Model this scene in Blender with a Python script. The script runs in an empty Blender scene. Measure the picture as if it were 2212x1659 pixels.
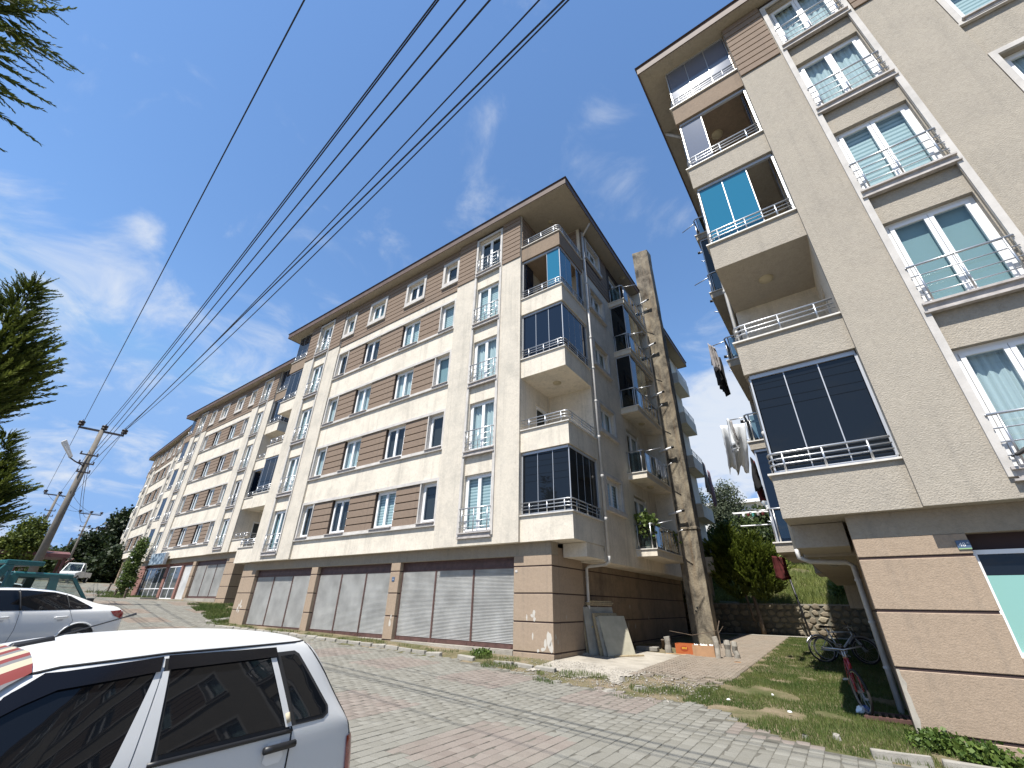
import bpy, bmesh, math, random
import numpy as np
from mathutils import Vector, Matrix, geometry
from mathutils.bvhtree import BVHTree
R = math.radians
rnd = random.Random(7)
SC = bpy.context.scene
COL = SC.collection

# ---------------------------------------------------------------- camera, world, sun
cam = bpy.data.cameras.new('camera'); camo = bpy.data.objects.new('camera', cam); COL.objects.link(camo)
cam.sensor_width = 36.0; cam.lens = 36.0 * 913.4 / 2212.0
cam.clip_start = 0.05; cam.clip_end = 3000
_p, _r = R(27.565), R(1.026)
_F = Vector((0, math.cos(_p), math.sin(_p))); _X = Vector((1, 0, 0)); _U = _X.cross(_F)
_X2 = _X * math.cos(_r) + _U * math.sin(_r); _U2 = _X2.cross(_F)
_m = Matrix((_X2, _U2, -_F)).transposed().to_4x4(); _m.translation = Vector((0, 0, 1.6))
camo.matrix_world = _m
SC.camera = camo

SUN_AZ, SUN_EL = R(-143.4), R(62.5)
wd = bpy.data.worlds.new('World'); SC.world = wd; wd.use_nodes = True
nt = wd.node_tree; nt.nodes.clear()
def N(t, tree, **k):
    n = tree.nodes.new(t)
    for a, b in k.items():
        if a == 'inp':
            for i, v in b.items(): n.inputs[i].default_value = v
        else: setattr(n, a, b)
    return n
out = N('ShaderNodeOutputWorld', nt); bg = N('ShaderNodeBackground', nt); bg.inputs[1].default_value = 0.108
sky = N('ShaderNodeTexSky', nt, sky_type='NISHITA', sun_disc=False, sun_elevation=SUN_EL, sun_rotation=SUN_AZ, air_density=1.0, dust_density=0.12, ozone_density=1.6, altitude=50)
tc = N('ShaderNodeTexCoord', nt)
sep = N('ShaderNodeSeparateXYZ', nt); nt.links.new(tc.outputs['Generated'], sep.inputs[0])
zc = N('ShaderNodeMath', nt, operation='MAXIMUM', inp={1: 0.0}); nt.links.new(sep.outputs[2], zc.inputs[0])
za = N('ShaderNodeMath', nt, operation='ADD', inp={1: 0.22}); nt.links.new(zc.outputs[0], za.inputs[0])
dx = N('ShaderNodeMath', nt, operation='DIVIDE'); dy = N('ShaderNodeMath', nt, operation='DIVIDE')
nt.links.new(sep.outputs[0], dx.inputs[0]); nt.links.new(za.outputs[0], dx.inputs[1])
nt.links.new(sep.outputs[1], dy.inputs[0]); nt.links.new(za.outputs[0], dy.inputs[1])
cb = N('ShaderNodeCombineXYZ', nt, inp={2: 3.7}); nt.links.new(dx.outputs[0], cb.inputs[0]); nt.links.new(dy.outputs[0], cb.inputs[1])
n2 = N('ShaderNodeTexNoise', nt, inp={'Scale': 4.2, 'Detail': 9.0, 'Roughness': 0.60, 'Distortion': 0.5}); nt.links.new(cb.outputs[0], n2.inputs['Vector'])
n1 = N('ShaderNodeTexNoise', nt, inp={'Scale': 1.1, 'Detail': 2.0, 'Roughness': 0.5}); nt.links.new(cb.outputs[0], n1.inputs['Vector'])
cov = N('ShaderNodeMath', nt, operation='MULTIPLY_ADD', inp={1: 0.55, 2: -0.27}); nt.links.new(n1.outputs[0], cov.inputs[0]); cov = cov.outputs[0]
# cloud banks: direction, how tight, how dense
for d, kk, amp in (((-.745, .50, .44), 110, .15), ((-.68, .60, .42), 130, .11), ((-.59, .70, .39), 140, .11), ((-.52, .745, .41), 200, .12), ((-.633, .527, .568), 1500, .24), ((-.03, .50, .865), 900, .12), ((.155, .473, .867), 700, .08), ((.19, .58, .79), 350, .14), ((.268, .607, .748), 300, .13), ((.40, .85, .33), 60, .28), ((-.70, .70, .12), 90, .20), ((.62, .78, .2), 20, .25), ((-.9, .3, .3), 20, .2), ((.3, -.9, .3), 8, .2), ((-.5, -.8, .4), 10, .15)):
    L = math.sqrt(sum(x * x for x in d)); vm = N('ShaderNodeVectorMath', nt, operation='DOT_PRODUCT', inp={1: tuple(x / L for x in d)}); nt.links.new(tc.outputs['Generated'], vm.inputs[0])
    e1 = N('ShaderNodeMath', nt, operation='MULTIPLY_ADD', inp={1: float(kk), 2: -float(kk)}); nt.links.new(vm.outputs['Value'], e1.inputs[0])
    e2 = N('ShaderNodeMath', nt, operation='EXPONENT'); nt.links.new(e1.outputs[0], e2.inputs[0])
    e3 = N('ShaderNodeMath', nt, operation='MULTIPLY_ADD', inp={1: amp}); nt.links.new(e2.outputs[0], e3.inputs[0]); nt.links.new(cov, e3.inputs[2]); cov = e3.outputs[0]
m3 = N('ShaderNodeMath', nt, operation='ADD'); nt.links.new(n2.outputs[0], m3.inputs[0]); nt.links.new(cov, m3.inputs[1])
cr = N('ShaderNodeMapRange', nt, interpolation_type='SMOOTHSTEP', inp={1: 0.60, 2: 0.98, 3: 0.0, 4: 0.85}); nt.links.new(m3.outputs[0], cr.inputs[0])
hs = N('ShaderNodeHueSaturation', nt, inp={'Saturation': 1.12, 'Value': 1.22}); nt.links.new(sky.outputs[0], hs.inputs['Color'])
mixc = N('ShaderNodeMixRGB', nt, inp={2: (4.3, 4.55, 4.9, 1)}); cap = N('ShaderNodeMixRGB', nt, blend_type='DARKEN', inp={0: 1.0, 2: (1.5, 2.62, 4.7, 1)}); nt.links.new(hs.outputs[0], cap.inputs[1])
nt.links.new(cr.outputs[0], mixc.inputs[0]); nt.links.new(cap.outputs[0], mixc.inputs[1])
nt.links.new(mixc.outputs[0], bg.inputs[0]); nt.links.new(bg.outputs[0], out.inputs[0])

sl = bpy.data.lights.new('sun', 'SUN'); so = bpy.data.objects.new('sun', sl); COL.objects.link(so)
sl.energy = 4.8; sl.angle = R(0.55); sl.color = (1.0, 0.955, 0.88)
sd = Vector((math.sin(SUN_AZ) * math.cos(SUN_EL), math.cos(SUN_AZ) * math.cos(SUN_EL), math.sin(SUN_EL)))
so.rotation_euler = sd.to_track_quat('Z', 'Y').to_euler(); so.location = sd * 60
SC.view_settings.view_transform = 'Standard'; SC.view_settings.look = 'None'
SC.view_settings.exposure = 0.82; SC.view_settings.gamma = 1.0; SC.view_settings.use_curve_mapping = False

# ---------------------------------------------------------------- materials
def mat(name): 
    m = bpy.data.materials.new(name); m.use_nodes = True
    return m, m.node_tree, m.node_tree.nodes['Principled BSDF']
def pbr(name, col, rough=0.6, metal=0.0, spec=0.5, coat=0.0, var=0.0, scale=6.0, bump=0.0, bscale=60.0, col2=None, det=6.0, lo=0.35, hi=0.65, rvar=0.0):
    m, t, b = mat(name)
    b.inputs['Base Color'].default_value = (*col, 1); b.inputs['Roughness'].default_value = rough
    b.inputs['Metallic'].default_value = metal; b.inputs['Specular IOR Level'].default_value = spec
    b.inputs['Coat Weight'].default_value = coat
    c = None
    if var or col2 or bump:
        c = N('ShaderNodeTexCoord', t)
    if var or col2:
        n = N('ShaderNodeTexNoise', t, inp={'Scale': scale, 'Detail': det, 'Roughness': 0.6}); t.links.new(c.outputs['Object'], n.inputs['Vector'])
        mr = N('ShaderNodeMapRange', t, inp={1: lo, 2: hi, 3: 0.0, 4: 1.0}); t.links.new(n.outputs[0], mr.inputs[0])
        mi = N('ShaderNodeMixRGB', t)
        a = tuple(x * (1 - var) for x in col); d = col2 if col2 else tuple(min(1, x * (1 + var)) for x in col)
        mi.inputs[1].default_value = (*(col if col2 else a), 1); mi.inputs[2].default_value = (*d, 1)
        t.links.new(mr.outputs[0], mi.inputs[0]); t.links.new(mi.outputs[0], b.inputs['Base Color'])
        if rvar:
            rr = N('ShaderNodeMapRange', t, inp={1: 0.3, 2: 0.7, 3: max(0, rough - rvar), 4: rough + rvar}); t.links.new(n.outputs[0], rr.inputs[0]); t.links.new(rr.outputs[0], b.inputs['Roughness'])
    if bump:
        n = N('ShaderNodeTexNoise', t, inp={'Scale': bscale, 'Detail': 4.0}); t.links.new(c.outputs['Object'], n.inputs['Vector'])
        bp = N('ShaderNodeBump', t, inp={'Strength': bump, 'Distance': 0.02}); t.links.new(n.outputs[0], bp.inputs['Height']); t.links.new(bp.outputs[0], b.inputs['Normal'])
    return m
def stucco(name, col, stain, dark, bump=0.35, amount=0.55):
    """roller plaster: fine grain, faint blotches and grey weathering runs"""
    m, t, b = mat(name); c = N('ShaderNodeTexCoord', t)
    b.inputs['Roughness'].default_value = 0.9; b.inputs['Specular IOR Level'].default_value = 0.2
    n = N('ShaderNodeTexNoise', t, inp={'Scale': 0.9, 'Detail': 9.0, 'Roughness': 0.68}); t.links.new(c.outputs['Object'], n.inputs['Vector'])
    mr = N('ShaderNodeMapRange', t, inp={1: 0.46, 2: 0.72, 3: 0.0, 4: amount}); t.links.new(n.outputs[0], mr.inputs[0])
    m1 = N('ShaderNodeMixRGB', t, inp={1: (*col, 1), 2: (*stain, 1)}); t.links.new(mr.outputs[0], m1.inputs[0])
    mp = N('ShaderNodeMapping', t); mp.inputs['Scale'].default_value = (3.4, 3.4, 0.15); t.links.new(c.outputs['Object'], mp.inputs['Vector'])
    n2 = N('ShaderNodeTexNoise', t, inp={'Scale': 1.4, 'Detail': 6.0, 'Roughness': 0.6}); t.links.new(mp.outputs[0], n2.inputs['Vector'])
    mr2 = N('ShaderNodeMapRange', t, inp={1: 0.53, 2: 0.76, 3: 0.0, 4: 0.5}); t.links.new(n2.outputs[0], mr2.inputs[0])
    m2 = N('ShaderNodeMixRGB', t, inp={2: (*dark, 1)}); t.links.new(mr2.outputs[0], m2.inputs[0]); t.links.new(m1.outputs[0], m2.inputs[1])
    n3 = N('ShaderNodeTexNoise', t, inp={'Scale': 13.0, 'Detail': 5.0, 'Roughness': 0.7, 'Distortion': 1.2}); t.links.new(c.outputs['Object'], n3.inputs['Vector'])
    m3 = N('ShaderNodeMixRGB', t, blend_type='MULTIPLY', inp={0: 0.5}); mr3 = N('ShaderNodeMapRange', t, inp={1: 0.35, 2: 0.6, 3: 0.76, 4: 1.08}); t.links.new(n3.outputs[0], mr3.inputs[0])
    t.links.new(m2.outputs[0], m3.inputs[1]); t.links.new(mr3.outputs[0], m3.inputs[2]); t.links.new(m3.outputs[0], b.inputs['Base Color'])
    n4 = N('ShaderNodeTexNoise', t, inp={'Scale': 45.0, 'Detail': 3.0}); t.links.new(c.outputs['Object'], n4.inputs['Vector'])
    bp = N('ShaderNodeBump', t, inp={'Strength': bump, 'Distance': 0.02}); t.links.new(n4.outputs[0], bp.inputs['Height']); t.links.new(bp.outputs[0], b.inputs['Normal'])
    return m
def glass(name, tint, refl=1.0, rough=0.01, ior=1.5):
    m = bpy.data.materials.new(name); m.use_nodes = True; t = m.node_tree; t.nodes.clear()
    o = N('ShaderNodeOutputMaterial', t); g = N('ShaderNodeBsdfGlossy', t, inp={'Roughness': rough}); tr = N('ShaderNodeBsdfTransparent', t, inp={0: (*tint, 1)})
    f0 = N('ShaderNodeLayerWeight', t); pw = N('ShaderNodeMath', t, operation='POWER', inp={1: 5.0}); t.links.new(f0.outputs['Facing'], pw.inputs[0]); f = N('ShaderNodeMath', t, operation='MULTIPLY_ADD', inp={1: 0.92, 2: 0.075}); t.links.new(pw.outputs[0], f.inputs[0]); mu = N('ShaderNodeMath', t, operation='MULTIPLY', inp={1: refl}); mx = N('ShaderNodeMixShader', t)
    t.links.new(f.outputs[0], mu.inputs[0]); t.links.new(mu.outputs[0], mx.inputs[0]); t.links.new(tr.outputs[0], mx.inputs[1]); t.links.new(g.outputs[0], mx.inputs[2]); t.links.new(mx.outputs[0], o.inputs[0])
    return m
def leafmat(name, c1, c2, rough=0.55, trans=0.25):
    m, t, b = mat(name); b.inputs['Roughness'].default_value = rough; b.inputs['Specular IOR Level'].default_value = 0.3
    a = N('ShaderNodeAttribute', t, attribute_name='tone'); mi = N('ShaderNodeMixRGB', t, inp={1: (*c1, 1), 2: (*c2, 1)}); t.links.new(a.outputs['Fac'], mi.inputs[0]); t.links.new(mi.outputs[0], b.inputs['Base Color'])
    tl = N('ShaderNodeBsdfTranslucent', t); t.links.new(mi.outputs[0], tl.inputs[0]); ms = N('ShaderNodeMixShader', t, inp={0: trans})
    o = t.nodes['Material Output']; t.links.new(b.outputs[0], ms.inputs[1]); t.links.new(tl.outputs[0], ms.inputs[2]); t.links.new(ms.outputs[0], o.inputs[0])
    return m
def randtint(name, c1, c2, rough=0.9, bump=0.3, bscale=80, attr=None, dirt=(0.2, 0.19, 0.16), damt=0.35):
    m, t, b = mat(name); b.inputs['Roughness'].default_value = rough; b.inputs['Specular IOR Level'].default_value = 0.25
    c = N('ShaderNodeNewGeometry', t)
    if attr: a = N('ShaderNodeAttribute', t, attribute_name=attr); so_ = a.outputs['Fac']
    else: a = N('ShaderNodeObjectInfo', t); so_ = a.outputs['Random']
    mi = N('ShaderNodeMixRGB', t, inp={1: (*c1, 1), 2: (*c2, 1)}); t.links.new(so_, mi.inputs[0])
    n = N('ShaderNodeTexNoise', t, inp={'Scale': 1.3, 'Detail': 8.0, 'Roughness': 0.65}); t.links.new(c.outputs['Position'], n.inputs['Vector'])
    mr = N('ShaderNodeMapRange', t, inp={1: 0.45, 2: 0.7, 3: 0.0, 4: damt}); t.links.new(n.outputs[0], mr.inputs[0])
    m2 = N('ShaderNodeMixRGB', t, inp={2: (*dirt, 1)}); t.links.new(mr.outputs[0], m2.inputs[0]); t.links.new(mi.outputs[0], m2.inputs[1])
    n2 = N('ShaderNodeTexNoise', t, inp={'Scale': bscale, 'Detail': 4.0}); t.links.new(c.outputs['Position'], n2.inputs['Vector'])
    mm = N('ShaderNodeMixRGB', t, blend_type='MULTIPLY', inp={0: 0.6}); mr2 = N('ShaderNodeMapRange', t, inp={1: 0.3, 2: 0.65, 3: 0.7, 4: 1.1}); t.links.new(n2.outputs[0], mr2.inputs[0])
    t.links.new(m2.outputs[0], mm.inputs[1]); t.links.new(mr2.outputs[0], mm.inputs[2]); t.links.new(mm.outputs[0], b.inputs['Base Color'])
    bp = N('ShaderNodeBump', t, inp={'Strength': bump, 'Distance': 0.01}); t.links.new(n2.outputs[0], bp.inputs['Height']); t.links.new(bp.outputs[0], b.inputs['Normal'])
    return m
def stripes(name, c1, c2, freq, axis=2, duty=0.5, rough=0.7, c3=None):
    m, t, b = mat(name); b.inputs['Roughness'].default_value = rough
    c = N('ShaderNodeTexCoord', t); s = N('ShaderNodeSeparateXYZ', t); t.links.new(c.outputs['Object'], s.inputs[0])
    mu = N('ShaderNodeMath', t, operation='MULTIPLY', inp={1: freq}); t.links.new(s.outputs[axis], mu.inputs[0])
    fr = N('ShaderNodeMath', t, operation='FRACT'); t.links.new(mu.outputs[0], fr.inputs[0])
    rp = N('ShaderNodeValToRGB', t); rp.color_ramp.interpolation = 'CONSTANT'; t.links.new(fr.outputs[0], rp.inputs[0])
    rp.color_ramp.elements[0].color = (*c1, 1); rp.color_ramp.elements[1].position = duty; rp.color_ramp.elements[1].color = (*c2, 1)
    if c3: e = rp.color_ramp.elements.new(duty + (1 - duty) * 0.6); e.color = (*c3, 1)
    t.links.new(rp.outputs[0], b.inputs['Base Color']); return m

M = {}
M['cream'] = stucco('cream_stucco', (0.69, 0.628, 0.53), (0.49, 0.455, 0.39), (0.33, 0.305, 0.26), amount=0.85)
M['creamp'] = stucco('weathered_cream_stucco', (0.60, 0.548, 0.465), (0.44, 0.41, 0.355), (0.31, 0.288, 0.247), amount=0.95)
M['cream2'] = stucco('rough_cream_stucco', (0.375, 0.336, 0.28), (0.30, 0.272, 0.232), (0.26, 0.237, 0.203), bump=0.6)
M['brownst'] = stucco('brown_stucco', (0.25, 0.19, 0.14), (0.19, 0.15, 0.115), (0.16, 0.13, 0.1))
M['board'] = stucco('brown_board', (0.235, 0.177, 0.135), (0.185, 0.145, 0.114), (0.16, 0.128, 0.103), bump=0.25, amount=0.8)
M['boarddk'] = pbr('board_groove', (0.045, 0.03, 0.022), 0.85)
M['panel'] = stucco('tan_plaster_panel', (0.345, 0.266, 0.196), (0.29, 0.228, 0.172), (0.24, 0.196, 0.154), bump=0.3, amount=0.7)
M['sootshade'] = stucco('shaded_sooty_panel', (0.26, 0.20, 0.145), (0.12, 0.097, 0.075), (0.10, 0.083, 0.066), bump=0.3, amount=0.95)  # panel colour darkened to paint in the side recess shade, plus soot blotches
M['redpanel'] = stucco('red_plaster_panel', (0.27, 0.145, 0.12), (0.24, 0.13, 0.108), (0.2, 0.115, 0.095), bump=0.3)
M['groove'] = pbr('panel_groove', (0.05, 0.03, 0.028), 0.9)
M['greyplaster'] = stucco('grey_lintel_plaster', (0.33, 0.28, 0.215), (0.26, 0.23, 0.185), (0.22, 0.2, 0.165))
M['trim'] = pbr('grey_trim', (0.50, 0.475, 0.445), 0.85, var=0.12, scale=3.0, bump=0.1)
M['sill'] = pbr('stone_sill', (0.38, 0.35, 0.33), 0.7, var=0.2, scale=9.0)
M['ledge'] = pbr('marble_ledge', (0.62, 0.59, 0.54), 0.5, var=0.12, scale=7.0)
M['white'] = pbr('white_upvc', (0.80, 0.80, 0.80), 0.35)
M['metal'] = pbr('brushed_rail', (0.50, 0.51, 0.525), 0.36, metal=0.8)
M['alu'] = pbr('grey_aluminium', (0.50, 0.51, 0.53), 0.4, metal=0.5)
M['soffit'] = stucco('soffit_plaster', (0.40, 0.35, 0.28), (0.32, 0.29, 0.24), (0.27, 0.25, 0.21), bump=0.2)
M['fascia'] = pbr('brown_fascia', (0.105, 0.068, 0.056), 0.7, var=0.2, scale=4.0)
M['roof'] = pbr('roof_sheet', (0.09, 0.06, 0.05), 0.8)
M['pane'] = glass('window_glass', (0.72, 0.81, 0.83), 1.0)
M['panegreen'] = glass('green_glass', (0.35, 0.55, 0.55), 1.3)
M['smoke'] = pbr('smoked_glass', (0.008, 0.010, 0.013), 0.02, spec=0.5)
M['bluesmoke'] = pbr('blue_smoked_glass', (0.009, 0.016, 0.032), 0.04, spec=0.4)
M['blueglass'] = pbr('blue_film_glass', (0.02, 0.145, 0.25), 0.05, spec=0.6)
M['paleglass'] = pbr('pale_film_glass', (0.13, 0.145, 0.19), 0.08, spec=0.7)
M['frost'] = pbr('frosted_green_glass', (0.23, 0.43, 0.39), 0.22, spec=0.5)
M['railglass'] = glass('rail_glass', (0.45, 0.55, 0.56), 1.4)
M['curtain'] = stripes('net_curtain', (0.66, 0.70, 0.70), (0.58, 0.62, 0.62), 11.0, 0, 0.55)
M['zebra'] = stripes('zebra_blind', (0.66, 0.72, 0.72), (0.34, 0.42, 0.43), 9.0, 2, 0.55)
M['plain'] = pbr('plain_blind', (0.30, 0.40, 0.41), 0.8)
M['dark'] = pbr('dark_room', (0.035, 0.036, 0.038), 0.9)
M['shutter'] = pbr('steel_shutter', (0.50, 0.50, 0.485), 0.5, metal=0.0, var=0.16, scale=1.6)
M['shutbrown'] = pbr('brown_shutter_steel', (0.095, 0.05, 0.042), 0.55, var=0.25, scale=6.0)
M['concrete'] = pbr('concrete', (0.30, 0.28, 0.245), 0.9, col2=(0.19, 0.18, 0.155), scale=3.0, bump=0.3, bscale=40)
M['apron'] = pbr('worn_concrete', (0.38, 0.35, 0.30), 0.95, col2=(0.25, 0.228, 0.192), scale=1.6, bump=0.5, bscale=30, det=10)
M['pvc'] = pbr('grey_pvc_pipe', (0.50, 0.49, 0.47), 0.5, var=0.1, scale=3)
M['lamp'] = pbr('lamp_glass', (0.42, 0.36, 0.24), 0.4)
M['black'] = pbr('black_plastic', (0.012, 0.012, 0.013), 0.45)
M['rubber'] = pbr('tyre_rubber', (0.02, 0.02, 0.021), 0.85)
M['steel'] = pbr('bare_steel', (0.45, 0.46, 0.47), 0.35, metal=0.8)
M['wood'] = pbr('raw_wood', (0.34, 0.23, 0.13), 0.8, var=0.2, scale=5.0)
M['bark'] = pbr('bark', (0.12, 0.09, 0.065), 0.95, var=0.3, scale=8.0, bump=0.6, bscale=25)
M['galv'] = pbr('insulator', (0.03, 0.022, 0.02), 0.4)

# ---------------------------------------------------------------- mesh helpers
class MB:
    def __init__(s): s.v = []; s.f = []; s.m = []
    def quad(s, a, b, c, d, m=0):
        i = len(s.v); s.v += [tuple(a), tuple(b), tuple(c), tuple(d)]; s.f.append((i, i + 1, i + 2, i + 3)); s.m.append(m)
    def poly(s, pts, m=0):
        i = len(s.v); s.v += [tuple(p) for p in pts]; s.f.append(tuple(range(i, i + len(pts)))); s.m.append(m)
    def box(s, x0, x1, y0, y1, z0, z1, m=0):
        if x0 > x1: x0, x1 = x1, x0
        if y0 > y1: y0, y1 = y1, y0
        if z0 > z1: z0, z1 = z1, z0
        i = len(s.v)
        s.v += [(x0, y0, z0), (x1, y0, z0), (x1, y1, z0), (x0, y1, z0), (x0, y0, z1), (x1, y0, z1), (x1, y1, z1), (x0, y1, z1)]
        for q in ((0, 3, 2, 1), (4, 5, 6, 7), (0, 1, 5, 4), (1, 2, 6, 5), (2, 3, 7, 6), (3, 0, 4, 7)): s.f.append(tuple(i + k for k in q)); s.m.append(m)
        return s
    def hexa(s, p, m=0):
        i = len(s.v); s.v += [tuple(q) for q in p]
        for q in ((0, 3, 2, 1), (4, 5, 6, 7), (0, 1, 5, 4), (1, 2, 6, 5), (2, 3, 7, 6), (3, 0, 4, 7)): s.f.append(tuple(i + k for k in q)); s.m.append(m)
        return s
    def tube(s, pts, r, n=6, m=0, cap=True):
        pts = [Vector(p) for p in pts]; rs = r if isinstance(r, (list, tuple)) else [r] * len(pts); rings = []
        up = None
        for k, p in enumerate(pts):
            d = (pts[min(k + 1, len(pts) - 1)] - pts[max(k - 1, 0)]).normalized()
            if up is None: up = Vector((0, 0, 1)) if abs(d.z) < 0.9 else Vector((1, 0, 0))
            a = d.cross(up).normalized(); b = a.cross(d).normalized(); up = b
            i = len(s.v); rings.append(i)
            for j in range(n):
                t = 2 * math.pi * j / n; s.v.append(tuple(p + (a * math.cos(t) + b * math.sin(t)) * rs[k]))
        for k in range(len(pts) - 1):
            for j in range(n):
                j2 = (j + 1) % n; s.f.append((rings[k] + j, rings[k] + j2, rings[k + 1] + j2, rings[k + 1] + j)); s.m.append(m)
        if cap:
            s.f.append(tuple(rings[0] + j for j in reversed(range(n)))); s.m.append(m)
            s.f.append(tuple(rings[-1] + j for j in range(n))); s.m.append(m)
        return s
    def lathe(s, prof, c=(0, 0, 0), n=24, axis='z', m=0):
        i0 = len(s.v); k = len(prof)
        for j in range(n):
            t = 2 * math.pi * j / n; ct, st = math.cos(t), math.sin(t)
            for (r, h) in prof:
                if axis == 'z': p = (c[0] + r * ct, c[1] + r * st, c[2] + h)
                elif axis == 'y': p = (c[0] + r * ct, c[1] + h, c[2] + r * st)
                else: p = (c[0] + h, c[1] + r * ct, c[2] + r * st)
                s.v.append(p)
        for j in range(n):
            a = i0 + j * k; b = i0 + ((j + 1) % n) * k
            for q in range(k - 1): s.f.append((a + q, b + q, b + q + 1, a + q + 1)); s.m.append(m)
        return s
    def holes(s, u0, u1, z0, z1, o, hs, depth, m=0, mr=None, plane='o'):
        """wall sheet with rectangular openings and their reveals; plane 'o' faces +o, 'u+'/'u-' side walls (first coord is depth)"""
        mr = m if mr is None else mr
        us = sorted({u0, u1} | {x for h in hs for x in h[:2] if u0 < x < u1}); zs = sorted({z0, z1} | {x for h in hs for x in h[2:4] if z0 < x < z1})
        P = (lambda a, b, d=0: (a, o - d, b)) if plane == 'o' else ((lambda a, b, d=0: (o + d, -a, b)) if plane == 'u-' else (lambda a, b, d=0: (o - d, -a, b)))
        for i in range(len(us) - 1):
            for j in range(len(zs) - 1):
                cu, cz = (us[i] + us[i + 1]) / 2, (zs[j] + zs[j + 1]) / 2
                if any(h[0] < cu < h[1] and h[2] < cz < h[3] for h in hs): continue
                s.quad(P(us[i], zs[j]), P(us[i + 1], zs[j]), P(us[i + 1], zs[j + 1]), P(us[i], zs[j + 1]), m)
        for h in hs:
            a, b, c_, d = h[:4]
            for p, q in (((a, c_), (a, d)), ((b, d), (b, c_)), ((a, d), (b, d)), ((b, c_), (a, c_))):
                s.quad(P(*p), P(*q), P(*q, depth), P(*p, depth), mr)
        return s
    def mesh(s, name, mats, smooth=False):
        me = bpy.data.meshes.new(name); me.from_pydata(s.v, [], s.f)
        for m in (mats if isinstance(mats, (list, tuple)) else [mats]): me.materials.append(m)
        me.polygons.foreach_set('material_index', s.m)
        if smooth: me.polygons.foreach_set('use_smooth', [True] * len(s.f))
        me.update(); return me
    def obj(s, name, mats, parent=None, loc=None, smooth=False, recalc=True, **k):
        me = s.mesh(name, mats, smooth)
        if recalc: fixn(me)
        return place(name, me, parent, loc, **k)
def fixn(me):
    b = bmesh.new(); b.from_mesh(me); bmesh.ops.recalc_face_normals(b, faces=b.faces); b.to_mesh(me); b.free()
def place(name, me, parent=None, loc=None, rot=None, label=None, cat=None, group=None, kind=None):
    o = bpy.data.objects.new(name, me); COL.objects.link(o)
    if parent: o.parent = parent
    if loc is not None: o.location = loc
    if rot is not None: o.rotation_euler = rot
    return tag(o, label, cat, group, kind)
def tag(o, label=None, cat=None, group=None, kind=None):
    if label: o['label'] = label
    if cat: o['category'] = cat
    if group: o['group'] = group
    if kind: o['kind'] = kind
    return o
def thing(name, label, cat, loc=(0, 0, 0), rz=0.0, group=None):
    o = bpy.data.objects.new(name, None); COL.objects.link(o); o.location = loc; o.rotation_euler = (0, 0, rz); o.empty_display_size = 0.3
    return tag(o, label, cat, group)
def bevel(o, w=0.02, seg=2, ang=40):
    b = o.modifiers.new('bevel', 'BEVEL'); b.width = w; b.segments = seg; b.limit_method = 'ANGLE'; b.angle_limit = R(ang); return o
def smooth(o, ang=35):
    me = o.data; me.polygons.foreach_set('use_smooth', [True] * len(me.polygons))
    try: me.set_sharp_from_angle(angle=R(ang))
    except Exception: pass
    return o
def npmesh(name, V, F, mats, tone=None, midx=None):
    """fast mesh from arrays; F is (n,3) or (n,4)"""
    me = bpy.data.meshes.new(name); V = np.asarray(V, np.float32); F = np.asarray(F, np.int32); k = F.shape[1]
    me.vertices.add(len(V)); me.vertices.foreach_set('co', V.ravel())
    me.loops.add(F.size); me.loops.foreach_set('vertex_index', F.ravel())
    me.polygons.add(len(F)); me.polygons.foreach_set('loop_start', np.arange(0, F.size, k, dtype=np.int32)); me.polygons.foreach_set('loop_total', np.full(len(F), k, np.int32))
    for m in (mats if isinstance(mats, (list, tuple)) else [mats]): me.materials.append(m)
    if midx is not None: me.polygons.foreach_set('material_index', np.asarray(midx, np.int32))
    if tone is not None:
        a = me.attributes.new('tone', 'FLOAT', 'POINT'); a.data.foreach_set('value', np.asarray(tone, np.float32))
    me.update(calc_edges=True); return me

# ---------------------------------------------------------------- the plot frame: u runs left along the middle block's front, o runs out towards the street
_a = R(-54.6); UA = Vector((math.sin(_a), math.cos(_a), 0)); NA = Vector((-UA.y, UA.x, 0)); CA = Vector((13.875 * math.sin(R(1.15)), 13.875 * math.cos(R(1.15)), 0))
RZA = math.atan2(UA.y, UA.x)
def W(u, o, z=0.0): return CA + UA * u + NA * o + Vector((0, 0, z))
def polar(az, d, z=0.0): return Vector((d * math.sin(R(az)), d * math.cos(R(az)), z))
def uo(p): q = Vector((p[0], p[1], 0)) - CA; return q.dot(UA), q.dot(NA)
_FU = np.array([-400, -30, -8, 0, 9, 17, 20, 26, 44, 50, 56, 68, 95, 150, 500.]); _FZ = np.array([-3.5, -0.75, 0.0, 0.2, 0.38, 0.46, 0.75, 1.42, 1.62, 2.2, 2.9, 3.1, 4.3, 5.0, 6.0])
def gz(u, o):
    z = np.interp(u, _FU, _FZ)
    b = np.clip((1.2 - o) / 1.4, 0, 1) * np.clip((u + 4) / 3, 0, 1) * np.clip((19 - u) / 2, 0, 1)
    z = z + 0.09 * b                                   # kerbed strip in front of the middle block
    c = np.clip((1.0 - o) / 16.0, 0, 1) * np.clip((10 - u) / 12, 0, 1)
    return z * (1 - c) + c * np.maximum(z, 0.44)       # passage towards the retaining wall
def G(u, o): return float(gz(u, o))
def GP(p): return G(*uo(p))

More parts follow.
